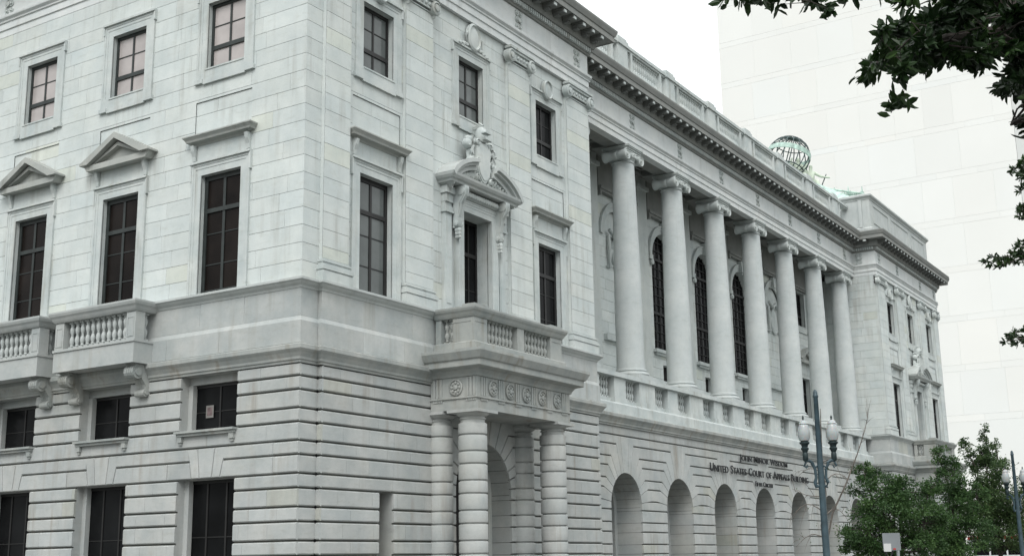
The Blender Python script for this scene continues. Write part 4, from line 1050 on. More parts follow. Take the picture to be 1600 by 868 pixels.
# ---- roof balustrade over the colonnade
s = MB(); XR = -1.86
s.box(XR-.42, XR+.05, YE-1, YF+1, 24.3, 25.32); s.box(XR-.36, XR+.0, YE-1, YF+1, 26.62, 26.72); s.box(XR-.40, XR+.06, YE-1, YF+1, 26.72, 26.86); s.box(XR-.36, XR+.03, YE-1, YF+1, 26.86, 26.92)
ro = s.build("roof_balustrade", 'carved', B)
for k in range(8):
    y = YC0+(k-.5)*PIT
    s = MB(); hw = .52
    s.box(XR-.45, XR+.06, y-hw, y+hw, 25.3, 26.72); s.box(XR-.48, XR+.14, y-hw-.07, y+hw+.07, 26.66, 26.80); s.box(XR-.46, XR+.11, y-hw-.04, y+hw+.04, 26.802, 26.96); s.box(XR-.42, XR+.06, y-hw+.06, y+hw-.06, 26.962, 27.10)
    s.build("pedestal", 'carved', B)
    for a in (-1, 1):
        s2 = MB(); s2.box(XR-.34, XR+.0, y+a*(hw+.55)-.10, y+a*(hw+.55)+.10, 25.32, 26.62); s2.build("half_pier", 'carved', B)
    if k < 7:
        c0 = y+hw+.75; c1 = y+PIT-hw-.75; n_ = 13
        for i in range(n_): put_baluster(ro, XR-.17, c0+(i+.5)*(c1-c0)/n_, 25.32, 1.28, 'carved')
        for j in (0, 1):
            put_baluster(ro, XR-.17, y+hw+.2+j*.22, 25.32, 1.28, 'carved'); put_baluster(ro, XR-.17, y+PIT-hw-.2-j*.22, 25.32, 1.28, 'carved')
ov = overflow.build("baluster_rows", 'carved', B, smooth=True); ov['kind'] = 'stuff'

# ---- attic storeys over both end blocks, and the roofs
def attic(T):
    s = MB(T); X0 = -.22; path = [(-22 if T is ident else -14, .65), (X0, .65), (X0, YE-1.05), (-6, YE-1.05)]
    s.mold(path, [(.22, 24.5), (.22, 24.95), (.10, 25.05), (.0, 25.08), (.0, 27.15), (.04, 27.18), (.06, 27.26), (.14, 27.34), (.20, 27.40), (.20, 27.52), (.05, 27.62), (-.3, 27.66)])
    for a, b in ((1.6, 5.6), (6.4, 11.2), (12.0, 16.0)):
        for q in ((a, b, 25.5, 25.56), (a, b, 26.8, 26.86), (a, a+.06, 25.56, 26.8), (b-.06, b, 25.56, 26.8)): s.box(X0-.02, X0+.045, q[0], q[1], q[2], q[3])
    for xx in (-.9, -2.6): s.box(xx-.12, xx+.12, YE-1.07, YE-.93, 25.08, 27.15)
    ao = s.build("attic", 'trim', B)
    r = MB(T); r.add([(-1.2, 1.5, 27.5), (-1.2, YE-2, 27.5), (-15.5, YE-2, 27.5), (-15.5, 1.5, 27.5), (-6, 6.8, 31.), (-6, 10.6, 31.), (-11, 10.6, 31.), (-11, 6.8, 31.)], [(0, 1, 5, 4), (1, 2, 6, 5), (2, 3, 7, 6), (3, 0, 4, 7), (4, 5, 6, 7)])
    r.build("roof", 'copper', B)
    return ao
attic(ident); attic(mirror)
s = MB(); s.box(-24, XR-.5, YE-2, YF+2, 24.0, 24.6); s.box(-24, XL-1.2, .5, S-.5, 22.2, 23.6); s.build("flat_roof", 'concrete', B)
s = MB(); s.face([(LEND, 0, 0), (LEND, S, 0), (LEND, S, 24), (LEND, 0, 24)]); s.face([(LEND, S, 0), (0, S, 0), (0, S, 24), (LEND, S, 24)])
s.face([(XB-.6, YE, 0), (XB-.6, YF, 0), (XB-.6, YF, 22), (XB-.6, YE, 22)]); s.face([(XA-1.6, YE, 0), (XA-1.6, YF, 0), (XA-1.6, YF, 9), (XA-1.6, YE, 9)]); s.build("rear_wall", 'base', B)
# green copper cresting on the far roof
s = MB()
cr0 = Vector((-5.3, 65.6, 29.55)); cr1 = Vector((-2.3, 67.6, 29.0))
for zz, t_ in ((0, .10), (.5, .07)): s.tube([tuple(cr0+Vector((-3.2, -.4, zz-.1))), tuple(cr0+Vector((0, 0, zz))), tuple(cr1+Vector((0, 0, zz)))], [t_]*3, 6)
rr = random.Random(9)
for i in range(44):
    t_ = i/43; p = (cr0+Vector((-3.2, -.4, -.1))).lerp(cr1, t_) if t_ < .0 else (cr0+Vector((-3.0, -.3, 0))).lerp(cr1, t_)
    h_ = .55+.25*rr.random()+(.35 if i % 7 == 0 else 0)
    s.tube([tuple(p+Vector((0, 0, -.6))), tuple(p+Vector((0, 0, h_*.5))), tuple(p+Vector((0, 0, h_)))], [.09, .06, .03], 5)
    s.disc(tuple(p+Vector((0, 0, h_*.55))), (.8, -.6, 0), [(.16, -.03), (.14, .03), (.03, .05)], 7)
s.build("roof_cresting", 'copper', B)
s = MB(); s.box(-12, -2.4, 66.0, 71, 27.6, 28.7); s.box(-12.1, -2.25, 65.85, 71.1, 28.7, 28.9); s.build("roof_plinth", 'copperpale', B)

# ---- lettering
def text_line(txt, y0, y1, z0, z1):
    cu = bpy.data.curves.new("lettering", 'FONT'); cu.body = txt; cu.extrude = .02; cu.offset = .006; cu.small_caps_scale = .80; cu.space_character = 1.05; cu.space_word = 1.2
    for i, ch in enumerate(txt):
        if ch.islower(): cu.body_format[i].use_small_caps = True
    t = bpy.data.objects.new("lettering_tmp", cu); COL.objects.link(t)
    bpy.context.view_layer.update(); dg = bpy.context.evaluated_depsgraph_get()
    me = bpy.data.meshes.new_from_object(t.evaluated_get(dg)); COL.objects.unlink(t); bpy.data.objects.remove(t)
    xs = [v.co.x for v in me.vertices]; zs_ = [v.co.y for v in me.vertices]; a, b, c, d = min(xs), max(xs), min(zs_), max(zs_)
    for v in me.vertices:
        x, y, z = v.co; v.co = (XA+.10+z, y0+(x-a)/(b-a)*(y1-y0), z0+(y-c)/(d-c)*(z1-z0))
    me.materials.clear(); me.materials.append(M['letter'])
    o = bpy.data.objects.new("lettering", me); COL.objects.link(o); o.parent = B; return o
text_line("John Minor Wisdom", 35.4, 42.5, 6.58, 7.02)
text_line("United States Court of Appeals Building", 31.45, 45.95, 5.93, 6.36)
text_line("Fifth Circuit", 37.45, 40.05, 5.43, 5.70)

# ---------------------------------------------------------------- rooftop sculpture
ST = empty("roof_sculpture", (-8.3, 67.8, 28.7), "openwork green copper globe carried by seated pale figures on the far roof", "sculpture")
def at(x, y, z): return (x+8.3, y-67.8, z-28.7)
gc = Vector(at(-8.31, 67.79, 33.75)); GRr = 1.74
s = MB()
tilt = Matrix.Rotation(radians(-14), 3, 'X') @ Matrix.Rotation(radians(10), 3, 'Y')
for k in range(9):
    a = pi*k/9; P = [tuple(gc+tilt@Vector((GRr*cos(t)*cos(a), GRr*cos(t)*sin(a), GRr*sin(t)))) for t in [2*pi*i/40 for i in range(41)]]
    s.tube(P, [.045]*41, 5)
for lat, th in ((40, .04), (-38, .05), (62, .03)):
    P = [tuple(gc+tilt@Vector((GRr*cos(radians(lat))*cos(t), GRr*cos(radians(lat))*sin(t), GRr*sin(radians(lat))))) for t in [2*pi*i/40 for i in range(41)]]
    s.tube(P, [th]*41, 5)
s.build("globe_ribs", 'copperdark', ST, smooth=True)
s = MB(); n = 48
for rr_, z0, z1 in ((GRr+.05, -.02, .42),):
    pts = [tuple(gc+tilt@Vector((r*cos(2*pi*i/n), r*sin(2*pi*i/n), z))) for r, z in ((rr_, z0), (rr_-.03, z1), (rr_-.10, z1), (rr_-.07, z0)) for i in range(n)]
    s.add(pts, [(j*n+i, j*n+(i+1) % n, ((j+1) % 4)*n+(i+1) % n, ((j+1) % 4)*n+i) for j in range(4) for i in range(n)])
s.build("globe_band", 'copper', ST, smooth=True)
def figure(name, verts, edges, rad, head, hr):
    me = bpy.data.meshes.new(name); me.from_pydata(verts, edges, []); me.update()
    o = bpy.data.objects.new(name, me); COL.objects.link(o); o.parent = ST; me.materials.append(M['copperpale'])
    md = o.modifiers.new("skin", 'SKIN'); sk = me.skin_vertices[0].data
    for i, r in enumerate(rad): sk[i].radius = (r, r)
    sk[0].use_root = True
    sb = o.modifiers.new("sub", 'SUBSURF'); sb.levels = 2; sb.render_levels = 2
    return o
# right = image right, roughly +x+y ; figures seated back to back under the globe, heads up against it
u_ = Vector((.80, .60, 0))
def fig(base, arm_out):
    b = Vector(base)
    # 0 pelvis 1 waist 2 chest 3 neck 4 head 5 crown 6 Lsh 7 Lelbow 8 Lhand 9 Rsh 10 Relbow 11 Rhand 12 Lhip 13 Lknee 14 Lankle 15 Lfoot 16 Rhip 17 Rknee 18 Rankle 19 Rfoot
    n_ = Vector((.6, -.8, 0))*-1; n_ = Vector((.60, -.80, 0))
    V = [b, b+Vector((0, 0, .35)), b+Vector((0, 0, .80)), b+Vector((0, 0, 1.10))+n_*.05, b+Vector((0, 0, 1.36))+n_*.10, b+Vector((0, 0, 1.56))+n_*.08]
    if arm_out:
        L = [b+u_*.30+Vector((0, 0, .92)), b+u_*.85+Vector((0, 0, .60)), b+u_*1.62+Vector((0, 0, .52))]
        Rr = [b-u_*.30+Vector((0, 0, .92)), b-u_*.45+Vector((0, 0, 1.35)), b-u_*.1+Vector((0, 0, 1.78))]
    else:
        L = [b+u_*.30+Vector((0, 0, .92)), b+u_*.52+Vector((0, 0, .50))+n_*.1, b+u_*.55+Vector((0, 0, .20))+n_*.35]
        Rr = [b-u_*.30+Vector((0, 0, .92)), b-u_*.62+Vector((0, 0, 1.1)), b-u_*.45+Vector((0, 0, 1.6))]
    V += L+Rr
    for sg in (1, -1):
        V += [b+u_*.2*sg+Vector((0, 0, -.05)), b+u_*.28*sg+n_*.75+Vector((0, 0, .05)), b+u_*.28*sg+n_*.85+Vector((0, 0, -.70)), b+u_*.28*sg+n_*1.08+Vector((0, 0, -.78))]
    E_ = [(0, 1), (1, 2), (2, 3), (3, 4), (4, 5), (2, 6), (6, 7), (7, 8), (2, 9), (9, 10), (10, 11), (0, 12), (12, 13), (13, 14), (14, 15), (0, 16), (16, 17), (17, 18), (18, 19)]
    Rd = [.30, .25, .30, .11, .19, .13, .15, .10, .08, .15, .10, .08, .22, .18, .12, .09, .22, .18, .12, .09]
    return figure("figure", [tuple(v) for v in V], E_, Rd, None, None)
fig(at(-7.75, 68.35, 32.15), False)
fig(at(-6.95, 69.0, 31.55), True)
s = MB(); s.tube([at(-5.88, 69.71, 32.34), at(-6.31, 69.69, 31.43)], [.04, .05], 6); s.build("staff", 'copperdark', ST)
s = MB(); s.box(-2.2, 2.6, -1.6, 2.2, 0, 1.6); s.box(-1.6, 2.0, -1.2, 1.6, 1.6, 2.75); s.box(-1.0, 1.6, -.8, 1.3, 2.75, 3.2); s.build("plinth", 'copperpale', ST)

# ---------------------------------------------------------------- pale office tower behind
TW = empty("office_tower", (-25, 160, 0), "plain windowless pale tower rising behind the courthouse", "office tower")
s = MB(); x0, x1, y0, y1 = -46.9+25, -3.8+25, -10., 45.
floors = []; z = 0.; 
zz = [0.]
while z < 150:
    zz += [z+12.9/2-.9, z+12.9/2] ; z += 6.95
zz = sorted(set(round(q, 3) for q in zz if q < 128))+[128]
ft = lambda u, z, o: (u, y0-o, z); fs_ = lambda u, z, o: (x1+o, u, z)
ashlar(s, ft, x0, x1, zz, (), 5.4, gap=.007, gz=.014, d=.03, seed=81, sd=.022, warm=.0)
ashlar(s, fs_, y0, y1, zz, (), 5.4, gap=.007, gz=.014, d=.03, seed=82, sd=.010, warm=.0)
s.face([(x0, y0, 0), (x0, y1, 0), (x0, y1, 128), (x0, y0, 128)]); s.face([(x0, y1, 0), (x1, y1, 0), (x1, y1, 128), (x0, y1, 128)])
s.build("cladding", 'tower', TW)
s = MB(); s.box(x0+.1, x1-.1, y0+.1, y1-.1, 127.9, 129); s.build("parapet", 'tower', TW)

# ---------------------------------------------------------------- ground
def structure(o): o['kind'] = 'structure'; return o
s = MB(); s.face([(-1500, -1500, -.16), (1500, -1500, -.16), (1500, 1500, -.16), (-1500, 1500, -.16)]); structure(s.build("ground", 'ground'))
s = MB(); s.face([(12.8, -300, -.14), (25.2, -300, -.14), (25.2, 500, -.14), (12.8, 500, -.14)]); s.face([(-300, -17, -.136), (12.8, -17, -.136), (12.8, -7, -.136), (-300, -7, -.136)])
s.face([(-300, S+6, -.136), (12.8, S+6, -.136), (12.8, S+18, -.136), (-300, S+18, -.136)]); structure(s.build("road", 'asphalt'))
s = MB(); s.box(.3, 12.6, .3, S+5.8, -.16, 0); s.box(-60, 12.6, -6.8, .3, -.16, 0); structure(s.build("pavement", 'concrete'))
s = MB(); s.box(12.6, 12.8, -6.8, S+5.8, -.16, .004); structure(s.build("kerb", 'concrete'))
s = MB()
for k in range(-10, 40): s.face([(18.9, k*9., -.132), (19.05, k*9., -.132), (19.05, k*9.+3, -.132), (18.9, k*9.+3, -.132)])
structure(s.build("road_marking", 'paint'))

# ---------------------------------------------------------------- street lamps
def lamp(x, y, arm, label):
    L = empty("street_lamp", (x, y, 0), label, "street lamp", "twin globe street lamps")
    s = MB(); s.lathe(0, 0, [(.24, 0), (.24, .12), (.20, .16), (.20, .5), (.16, .62), (.17, .66), (.115, .75), (.108, 2.0), (.095, 4.2), (.070, 6.45), (.085, 6.47), (.085, 6.52), (.070, 6.54), (.070, 6.60), (.05, 6.66), (.02, 6.70)], 16)
    s.build("pole", 'lampgreen', L, smooth=True)
    dx, dy = arm
    for sg in (-1, 1):
        def q(r, z): return (dx*sg*r, dy*sg*r, z)
        a = MB(); a.tube([q(.08, 3.75), q(.16, 3.72), q(.20, 3.85), q(.15, 4.0), q(.17, 4.25), q(.24, 4.45), q(.34, 4.52), q(.44, 4.50), q(.46, 4.62)], [.05, .06, .055, .045, .045, .05, .055, .055, .05], 8)
        a.tube([q(.09, 4.35), q(.20, 4.30), q(.28, 4.42)], [.035, .03, .03], 6); a.tube([q(.44, 4.46), q(.50, 4.36), q(.42, 4.30), q(.38, 4.38)], [.04, .04, .03, .02], 6)
        ao = a.build("arm", 'lampgreen', L, smooth=True)
        c = MB(); cx, cy = dx*sg*.44, dy*sg*.44
        c.lathe(cx, cy, [(.06, 4.50), (.085, 4.54), (.085, 4.72), (.07, 4.76), (.09, 4.82), (.12, 4.86), (.12, 4.90), (.09, 4.93), (.11, 5.0), (.155, 5.04), (.155, 5.08), (.10, 5.10)], 14); c.build("socket", 'lampblack', L, smooth=True)
        g = MB(); g.lathe(cx, cy, [(.09, 5.09), (.15, 5.13), (.178, 5.22), (.19, 5.33), (.185, 5.42), (.155, 5.53), (.14, 5.60), (.12, 5.62), (.14, 5.64), (.11, 5.70), (.06, 5.75), (.02, 5.77)], 20); go = g.build("globe", 'globe', L, smooth=True)
        h = MB(); h.lathe(cx, cy, [(.03, 5.75), (.04, 5.78), (.02, 5.80), (.035, 5.84), (.01, 5.90)], 8); h.build("finial", 'lampblack', go, smooth=True)
    return L
lamp(11.62, 10.75, (.84, .54), "tall blue-green street lamp with two white globes before the arcade lettering")
lamp(11.85, 39.6, (.84, .54), "distant twin globe street lamp beyond the feathery tree, before the tower")

# ---------------------------------------------------------------- sign post
SG = empty("sign_post", (17.2, -2.05, -.14), "bare metal back of a street sign on a thin post before the trees", "sign")
rx, ry = .846, .533
s = MB(); s.tube([(.12*rx, .12*ry, 0), (.12*rx, .12*ry, 2.05)], [.03, .03], 8); s.build("post", 'signpole', SG)
def bb(mb, u0, u1, z0, z1, d0, d1):
    pts = [(rx*u-ry*(-d), ry*u+rx*(-d)*-1*-1*0+ry*0+(-rx*d), z) for z in (z0, z1) for d in (d0, d1) for u in (u0, u1)]
    mb.add(pts, [(0, 2, 3, 1), (4, 5, 7, 6), (0, 1, 5, 4), (2, 6, 7, 3), (0, 4, 6, 2), (1, 3, 7, 5)])
s = MB(); bb(s, -.17, .17, 1.86, 2.19, .03, .034); s.build("panel", 'signback', SG)
s = MB(); bb(s, -.16, -.02, 1.84, 1.99, .036, .05); s.build("plate", 'signwhite', SG)
s = MB(); bb(s, .02, .07, 1.875, 1.90, .036, .045); s.build("reflector", 'red', SG)
s = MB(); s.tube([(-.13*rx, -.13*ry-.02, 1.84), (-.06*rx, -.06*ry, 1.70), (-.05*rx, -.05*ry, 0)], [.016]*3, 6); s.tube([(.02*rx, .02*ry-.02, 1.84), (-.05*rx, -.05*ry, 1.66)], [.016]*2, 6); s.tube([(-.15*rx, -.15*ry-.02, 1.84), (.06*rx, .06*ry-.02, 1.855)], [.014]*2, 6); s.build("bracket", 'blackmetal', SG)

# ---------------------------------------------------------------- trees
def leaf_mesh(name, mat, parent, pts, size, rnd, droop=.3, aspect=.5, six=False, label=None):
    v = []; f = []; t = []
    for (p, d, tv) in pts:
        L = size*rnd.uniform(.7, 1.25); d = Vector(d)
        if d.length < .1: d = Vector((1, 0, 0))
        d.normalize(); a = d.cross(Vector((rnd.gauss(0, 1), rnd.gauss(0, 1), rnd.gauss(0, 1))))
        if a.length < .05: a = d.orthogonal()
        a.normalize(); nn = a.cross(d); p = Vector(p); b = len(v); wd = L*aspect*.5
        if six:
            v += [tuple(p), tuple(p+d*L*.35+a*wd-nn*L*.05), tuple(p+d*L*.72+a*wd*.85-nn*L*.06), tuple(p+d*L), tuple(p+d*L*.72-a*wd*.85-nn*L*.06), tuple(p+d*L*.35-a*wd-nn*L*.05), tuple(p+d*L*.5+nn*L*.03)]
            f += [(b, b+1, b+2, b+6), (b+2, b+3, b+6), (b+3, b+4, b+6), (b+4, b+5, b, b+6)]; t += [tv]*4
        else:
            v += [tuple(p), tuple(p+d*L*.5+a*wd), tuple(p+d*L), tuple(p+d*L*.5-a*wd)]; f.append((b, b+1, b+2, b+3)); t.append(tv)
    me = bpy.data.meshes.new(name); me.from_pydata(v, [], f); me.update()
    at_ = me.attributes.new("tint", 'FLOAT_VECTOR', 'FACE'); at_.data.foreach_set("vector", [c for q in t for c in (q, q, q)])
    me.materials.append(M[mat]); o = bpy.data.objects.new(name, me); COL.objects.link(o); o.parent = parent
    if label: o['label'] = label
    return o
def limb(mb, rnd, p0, p1, r0, r1, n=5, wob=.12):
    p0, p1 = Vector(p0), Vector(p1); L = (p1-p0).length; P = []
    for i in range(n+1):
        t = i/n; q = p0.lerp(p1, t)
        if 0 < i < n: q += Vector((rnd.gauss(0, 1), rnd.gauss(0, 1), rnd.gauss(0, .5)))*wob*L*.35
        P.append(tuple(q))
    mb.tube(P, [r0+(r1-r0)*i/n for i in range(n+1)], 7); return P
def street_tree(x, y, h, lobes, nleaf, leaf, mat, label, seed, group="leafy street trees on the far pavement", trunk_h=1.7, bark='bark'):
    """lobes: [(dx, dy, z, radius_x, radius_y, radius_z)] clumps that the limbs reach."""
    rnd = random.Random(seed); Tt = empty("street_tree", (x, y, 0), label, "tree", group)
    tk = MB(); limb(tk, rnd, (0, 0, 0), (.1, .05, trunk_h), .15, .11, 5, .05)
    pts = []
    tot = sum(a[3]*a[4]*a[5] for a in lobes)**.7; tw = sum((a[3]*a[4]*a[5])**.7 for a in lobes)
    for (dx, dy, z, ax, ay, az) in lobes:
        c = Vector((dx, dy, z)); limb(tk, rnd, (.1, .05, trunk_h), c, .075, .02, 6, .10)
        nb = max(14, int(34*(ax*ay*az)**.5)); per = max(10, int(nleaf*(ax*ay*az)**.7/tw/nb))
        for k in range(nb):
            while True:
                q = Vector((rnd.uniform(-1, 1), rnd.uniform(-1, 1), rnd.uniform(-1, 1)))
                if .35 < q.length < 1: break
            e = c+Vector((q.x*ax, q.y*ay, q.z*az))
            if rnd.random() < .5: limb(tk, rnd, c, e, .016, .005, 3, .12)
            rr_ = rnd.uniform(.20, .42)*(ax+az)*.42; tone = rnd.gauss(.42, .17)
            for j in range(per):
                g = Vector((rnd.gauss(0, .5), rnd.gauss(0, .5), rnd.gauss(0, .36)))*rr_
                d = g.normalized()+Vector((rnd.gauss(0, .6), rnd.gauss(0, .6), rnd.gauss(-.1, .5)))
                pts.append((e+g, d, min(1, max(0, tone+rnd.gauss(0, .12)))))
    tk.build("trunk", bark, Tt, smooth=True)
    leaf_mesh("crown", mat, Tt, pts, leaf, rnd)
    return Tt
street_tree(9.9, 24.4, 5.6, [(0, 0, 3.4, 1.5, 1.5, 1.0), (-1.0, -.4, 2.7, 1.0, 1.1, .9), (1.0, .5, 2.9, 1.0, 1.0, .9), (-.5, .1, 4.2, 1.1, 1.0, .75), (.55, .2, 4.1, 1.0, 1.0, .65), (-.95, -.2, 4.95, .55, .5, .42), (.9, .1, 1.9, .9, 1, .7), (-.9, -.1, 1.8, 1., 1., .7), (-1.5, -.5, 2.0, .5, .5, .7), (1.55, .6, 4.3, .4, .4, .4)], 40000, .10, 'leaf', "broad dark green street tree just past the street lamp, before the arcade", 11)
street_tree(10.0, 33.6, 7.0, [(0, 0, 3.6, 1.1, 1.1, 1.3), (.2, 0, 5.1, .75, .8, 1.0), (-.25, -.1, 6.2, .42, .4, .5), (.6, .4, 2.6, 1.1, 1.0, 1.0), (-.6, -.2, 2.5, 1., 1., .9), (1.1, .6, 4.2, .6, .6, .7), (-.1, 0, 1.9, 1.2, 1, .6)], 25000, .11, 'leaf', "narrower dark tree standing between the broad tree and the feathery one", 12)
street_tree(10.4, 41.2, 8.5, [(0, 0, 4.2, 1.6, 1.4, 1.3), (.1, 0, 5.7, 1.1, 1.1, 1.1), (-.25, 0, 6.6, .55, .6, .75), (-.12, 0, 7.75, .26, .3, .55), (.35, .25, 7.1, .22, .25, .5), (-.75, -.4, 6.3, .25, .3, .6), (1.1, .8, 3.8, 1.1, 1.0, 1.1), (-.8, -.4, 3.3, 1.1, 1.2, 1.1), (.6, .2, 2.6, 1.5, 1.4, .9), (1.6, 1.1, 5.4, .6, .5, .35), (-1.0, -.5, 7.0, .35, .3, .6), (2.1, 1.4, 3.2, .7, .6, .5)], 40000, .115, 'leafyel', "tallest feathery green street tree in front of the far portico", 13)

def bare_tree():
    rnd = random.Random(21); Tt = empty("bare_tree", (11.15, 12.7, 0), "leafless young tree with thin crooked branches behind the street lamp pole", "tree")
    tk = MB(); O = Vector((11.15, 12.7, 0))
    main = [(10.9, 13.2, -.0), (10.75, 13.25, 1.6), (10.75, 13.1, 2.6), (10.98, 12.95, 3.6), (11.0, 12.8, 4.6), (11.1, 12.6, 5.6), (11.2, 12.4, 6.3)]
    tk.tube([tuple(Vector(p)-O) for p in main], [.075, .065, .055, .045, .03, .02, .01], 7)
    diag = [(10.8, 13.15, 1.9), (11.11, 13.17, 3.02), (11.6, 13.2, 3.9), (12.05, 13.2, 4.85), (12.35, 13.22, 5.6), (12.49, 13.23, 6.1)]
    tk.tube([tuple(Vector(p)-O) for p in diag], [.030, .030, .025, .018, .012, .006], 7)
    rgt = Vector((.846, .533, 0))
    def arc(p, q, r, lift):
        p, q = Vector(p), Vector(q); P = [tuple(p.lerp(q, i/6)+Vector((0, 0, lift*sin(pi*i/6)))-O) for i in range(7)]; tk.tube(P, [r*(1-.13*i) for i in range(7)], 5); return q
    for z, L, lift, sg in ((2.2, 1.0, .25, -1), (3.0, 1.15, .40, -1), (3.55, 1.0, -.1, -1), (4.3, .8, .2, -1), (2.9, .8, .35, 1), (3.9, .9, .3, 1), (4.6, .6, .15, 1)):
        b = Vector((10.9, 13.0, z)); e = arc(b, b+rgt*sg*L+Vector((0, 0, rnd.uniform(-.35, .25))), .022, lift)
        for k in range(4): arc(b.lerp(e, .3+.2*k)+Vector((0, 0, lift*.8)), b.lerp(e, .3+.2*k)+rgt*sg*rnd.uniform(.1, .4)+Vector((0, 0, rnd.uniform(-.5, .5))), .010, .06)
    for k in range(12):
        t = rnd.uniform(.3, 1); i = min(4, int(t*5)); b = Vector(diag[i]).lerp(Vector(diag[i+1]), t*5-i if i < 5 else 1)
        arc(b, b+rgt*rnd.uniform(-.3, .45)+Vector((0, 0, rnd.uniform(.0, .6))), .009, .04)
    tk.build("trunk", 'barkpale', Tt, smooth=True)
    # a few half-dead leaves hanging on
    pts = [((Vector((10.9, 13.0, z))-O+rgt*s_), (0, 0, -1), rnd.random()) for z, s_ in [(rnd.uniform(2, 4.5), rnd.uniform(-.9, .6)) for _ in range(26)]]
    leaf_mesh("withered_leaves", 'leafyel', Tt, pts, .07, rnd)
bare_tree()

A = [(22.45,-18.26,5.41),(22.96,-17.1,4.88),(23.0,-18.5,5.09),(22.5,-17.45,5.56),(22.94,-17.99,4.59),(22.77,-17.74,4.65),(23.18,-18.59,5.16),(22.75,-19.02,5.0),(22.68,-18.86,5.19),(23.05,-17.72,4.59),(23.12,-18.3,4.73),(22.93,-17.35,4.75),(22.68,-18.78,4.85),(22.65,-17.89,5.15),(22.0,-17.93,5.47),(22.98,-17.75,5.61),(21.78,-17.92,5.1),(22.15,-17.89,5.14),(22.43,-17.71,5.39),(23.32,-18.63,4.98),(22.76,-18.14,5.23),(22.93,-18.31,4.72),(22.27,-18.56,5.13),(22.06,-18.14,5.17),(22.94,-17.42,4.59),(22.86,-18.42,4.3),(23.18,-18.33,4.47),(23.04,-18.71,4.84),(23.14,-17.45,5.2),(22.75,-17.63,5.58),(22.13,-19.21,4.74),(22.21,-19.08,4.73),(22.37,-19.01,4.85),(22.87,-17.15,5.28),(23.13,-18.57,4.54),(22.87,-17.81,4.74),(22.62,-17.45,4.99),(23.26,-18.47,5.2),(22.79,-17.88,5.61),(23.16,-18.07,4.68),(22.68,-17.87,4.98),(23.18,-18.03,5.48),(23.16,-18.54,5.05),(22.7,-17.48,5.42),(22.51,-18.24,4.95),(22.9,-17.11,5.14),(22.87,-17.84,5.0),(22.05,-17.73,5.29),(21.98,-18.27,4.94),(23.14,-18.63,4.68),(23.02,-18.94,5.16),(22.64,-17.26,5.15),(22.96,-17.76,5.44),(23.03,-17.44,5.3),(22.58,-17.65,5.36),(22.81,-18.42,5.32),(22.29,-18.08,5.34),(23.16,-17.68,5.44),(22.79,-18.85,4.7),(22.41,-18.21,4.89),(22.21,-17.77,5.57),(22.42,-18.23,5.12),(22.93,-17.54,5.4),(22.65,-19.06,5.2),(22.18,-18.6,4.89),(23.18,-17.88,5.23),(22.36,-18.36,5.44),(22.69,-17.45,4.92),(23.01,-17.88,4.72),(23.03,-17.85,5.2),(23.11,-17.89,5.19),(22.88,-17.58,4.63),(23.19,-17.72,5.18),(22.88,-18.08,4.46),(22.7,-18.65,5.37),(22.69,-17.64,5.77),(22.36,-18.63,5.01),(22.29,-18.03,5.16),(22.67,-18.54,4.79),(22.56,-17.45,5.65),(23.21,-18.3,4.76),(22.16,-18.58,4.81),(22.38,-18.55,4.86),(23.21,-17.29,5.78),(22.7,-17.82,5.5),(22.53,-18.73,5.1),(22.56,-18.79,5.25),(21.99,-18.16,5.19),(22.84,-18.15,5.02),(22.76,-18.78,5.22),(22.3,-19.09,4.86),(23.07,-17.52,5.17),(22.35,-18.05,5.04),(22.67,-17.6,5.16),(23.04,-18.62,4.55)]
Bc = [(21.69,-19.23,5.39),(21.88,-19.58,5.16),(21.44,-19.22,5.32),(21.48,-19.48,5.3),(21.96,-19.32,5.24),(21.63,-19.59,5.04),(21.8,-19.38,5.07),(21.46,-19.61,5.21),(21.93,-18.88,5.38),(22.18,-19.56,5.14),(21.83,-19.79,4.96),(21.86,-18.89,5.36),(21.63,-19.4,5.32),(21.74,-19.37,5.22),(22.14,-19.28,5.12),(21.68,-20.07,4.89),(21.96,-19.68,5.06),(21.85,-19.1,5.25),(21.68,-19.8,5.07),(21.85,-19.31,5.15),(21.67,-19.57,5.16),(21.96,-19.7,4.91),(21.74,-20.02,5.07),(22.15,-19.76,5.08),(21.45,-19.49,5.37),(21.73,-19.83,5.14)]
C_ = [(22.05,-13.26,5.54),(22.1,-13.2,5.64),(22.04,-13.51,5.45),(22.12,-13.38,5.51),(21.99,-13.31,5.58),(22.05,-13.42,5.55),(22.1,-13.43,5.59),(22.13,-13.45,5.42),(22.16,-13.44,5.5),(22.05,-13.29,5.48),(22.03,-13.22,5.64),(22.11,-13.24,5.12),(22.06,-13.2,5.09),(22.03,-13.13,5.2),(22.01,-13.17,5.16),(22.08,-13.2,5.17),(21.99,-13.33,5.09),(21.99,-13.33,5.13),(22.02,-13.16,5.09),(22.09,-13.19,5.1),(22.12,-13.31,5.32),(22.07,-13.31,5.33),(22.06,-13.35,5.37),(22.09,-13.24,5.38)]
E_ = [(21.77,-13.13,4.67),(22.01,-12.95,4.68),(22.14,-13.05,4.74),(22.0,-13.15,4.74),(21.71,-13.15,4.6),(21.91,-13.26,4.62),(21.92,-12.99,4.63),(22.11,-13.28,4.55),(22.03,-13.01,4.75),(21.99,-13.14,4.65),(22.15,-13.0,4.69),(21.88,-13.02,4.78),(22.1,-13.24,4.73),(21.84,-13.27,4.57),(22.07,-12.97,4.69),(21.63,-13.25,4.62),(21.71,-13.31,4.64),(22.05,-13.0,4.72),(21.97,-13.1,4.72),(21.83,-13.09,4.73),(22.13,-12.99,4.65),(22.11,-13.18,4.79),(21.79,-13.35,4.55),(21.98,-13.35,4.6),(22.01,-13.35,4.75),(21.98,-13.39,4.69),(22.15,-12.86,4.79),(22.16,-13.25,4.76),(21.68,-13.29,4.61),(21.94,-13.36,4.64)]
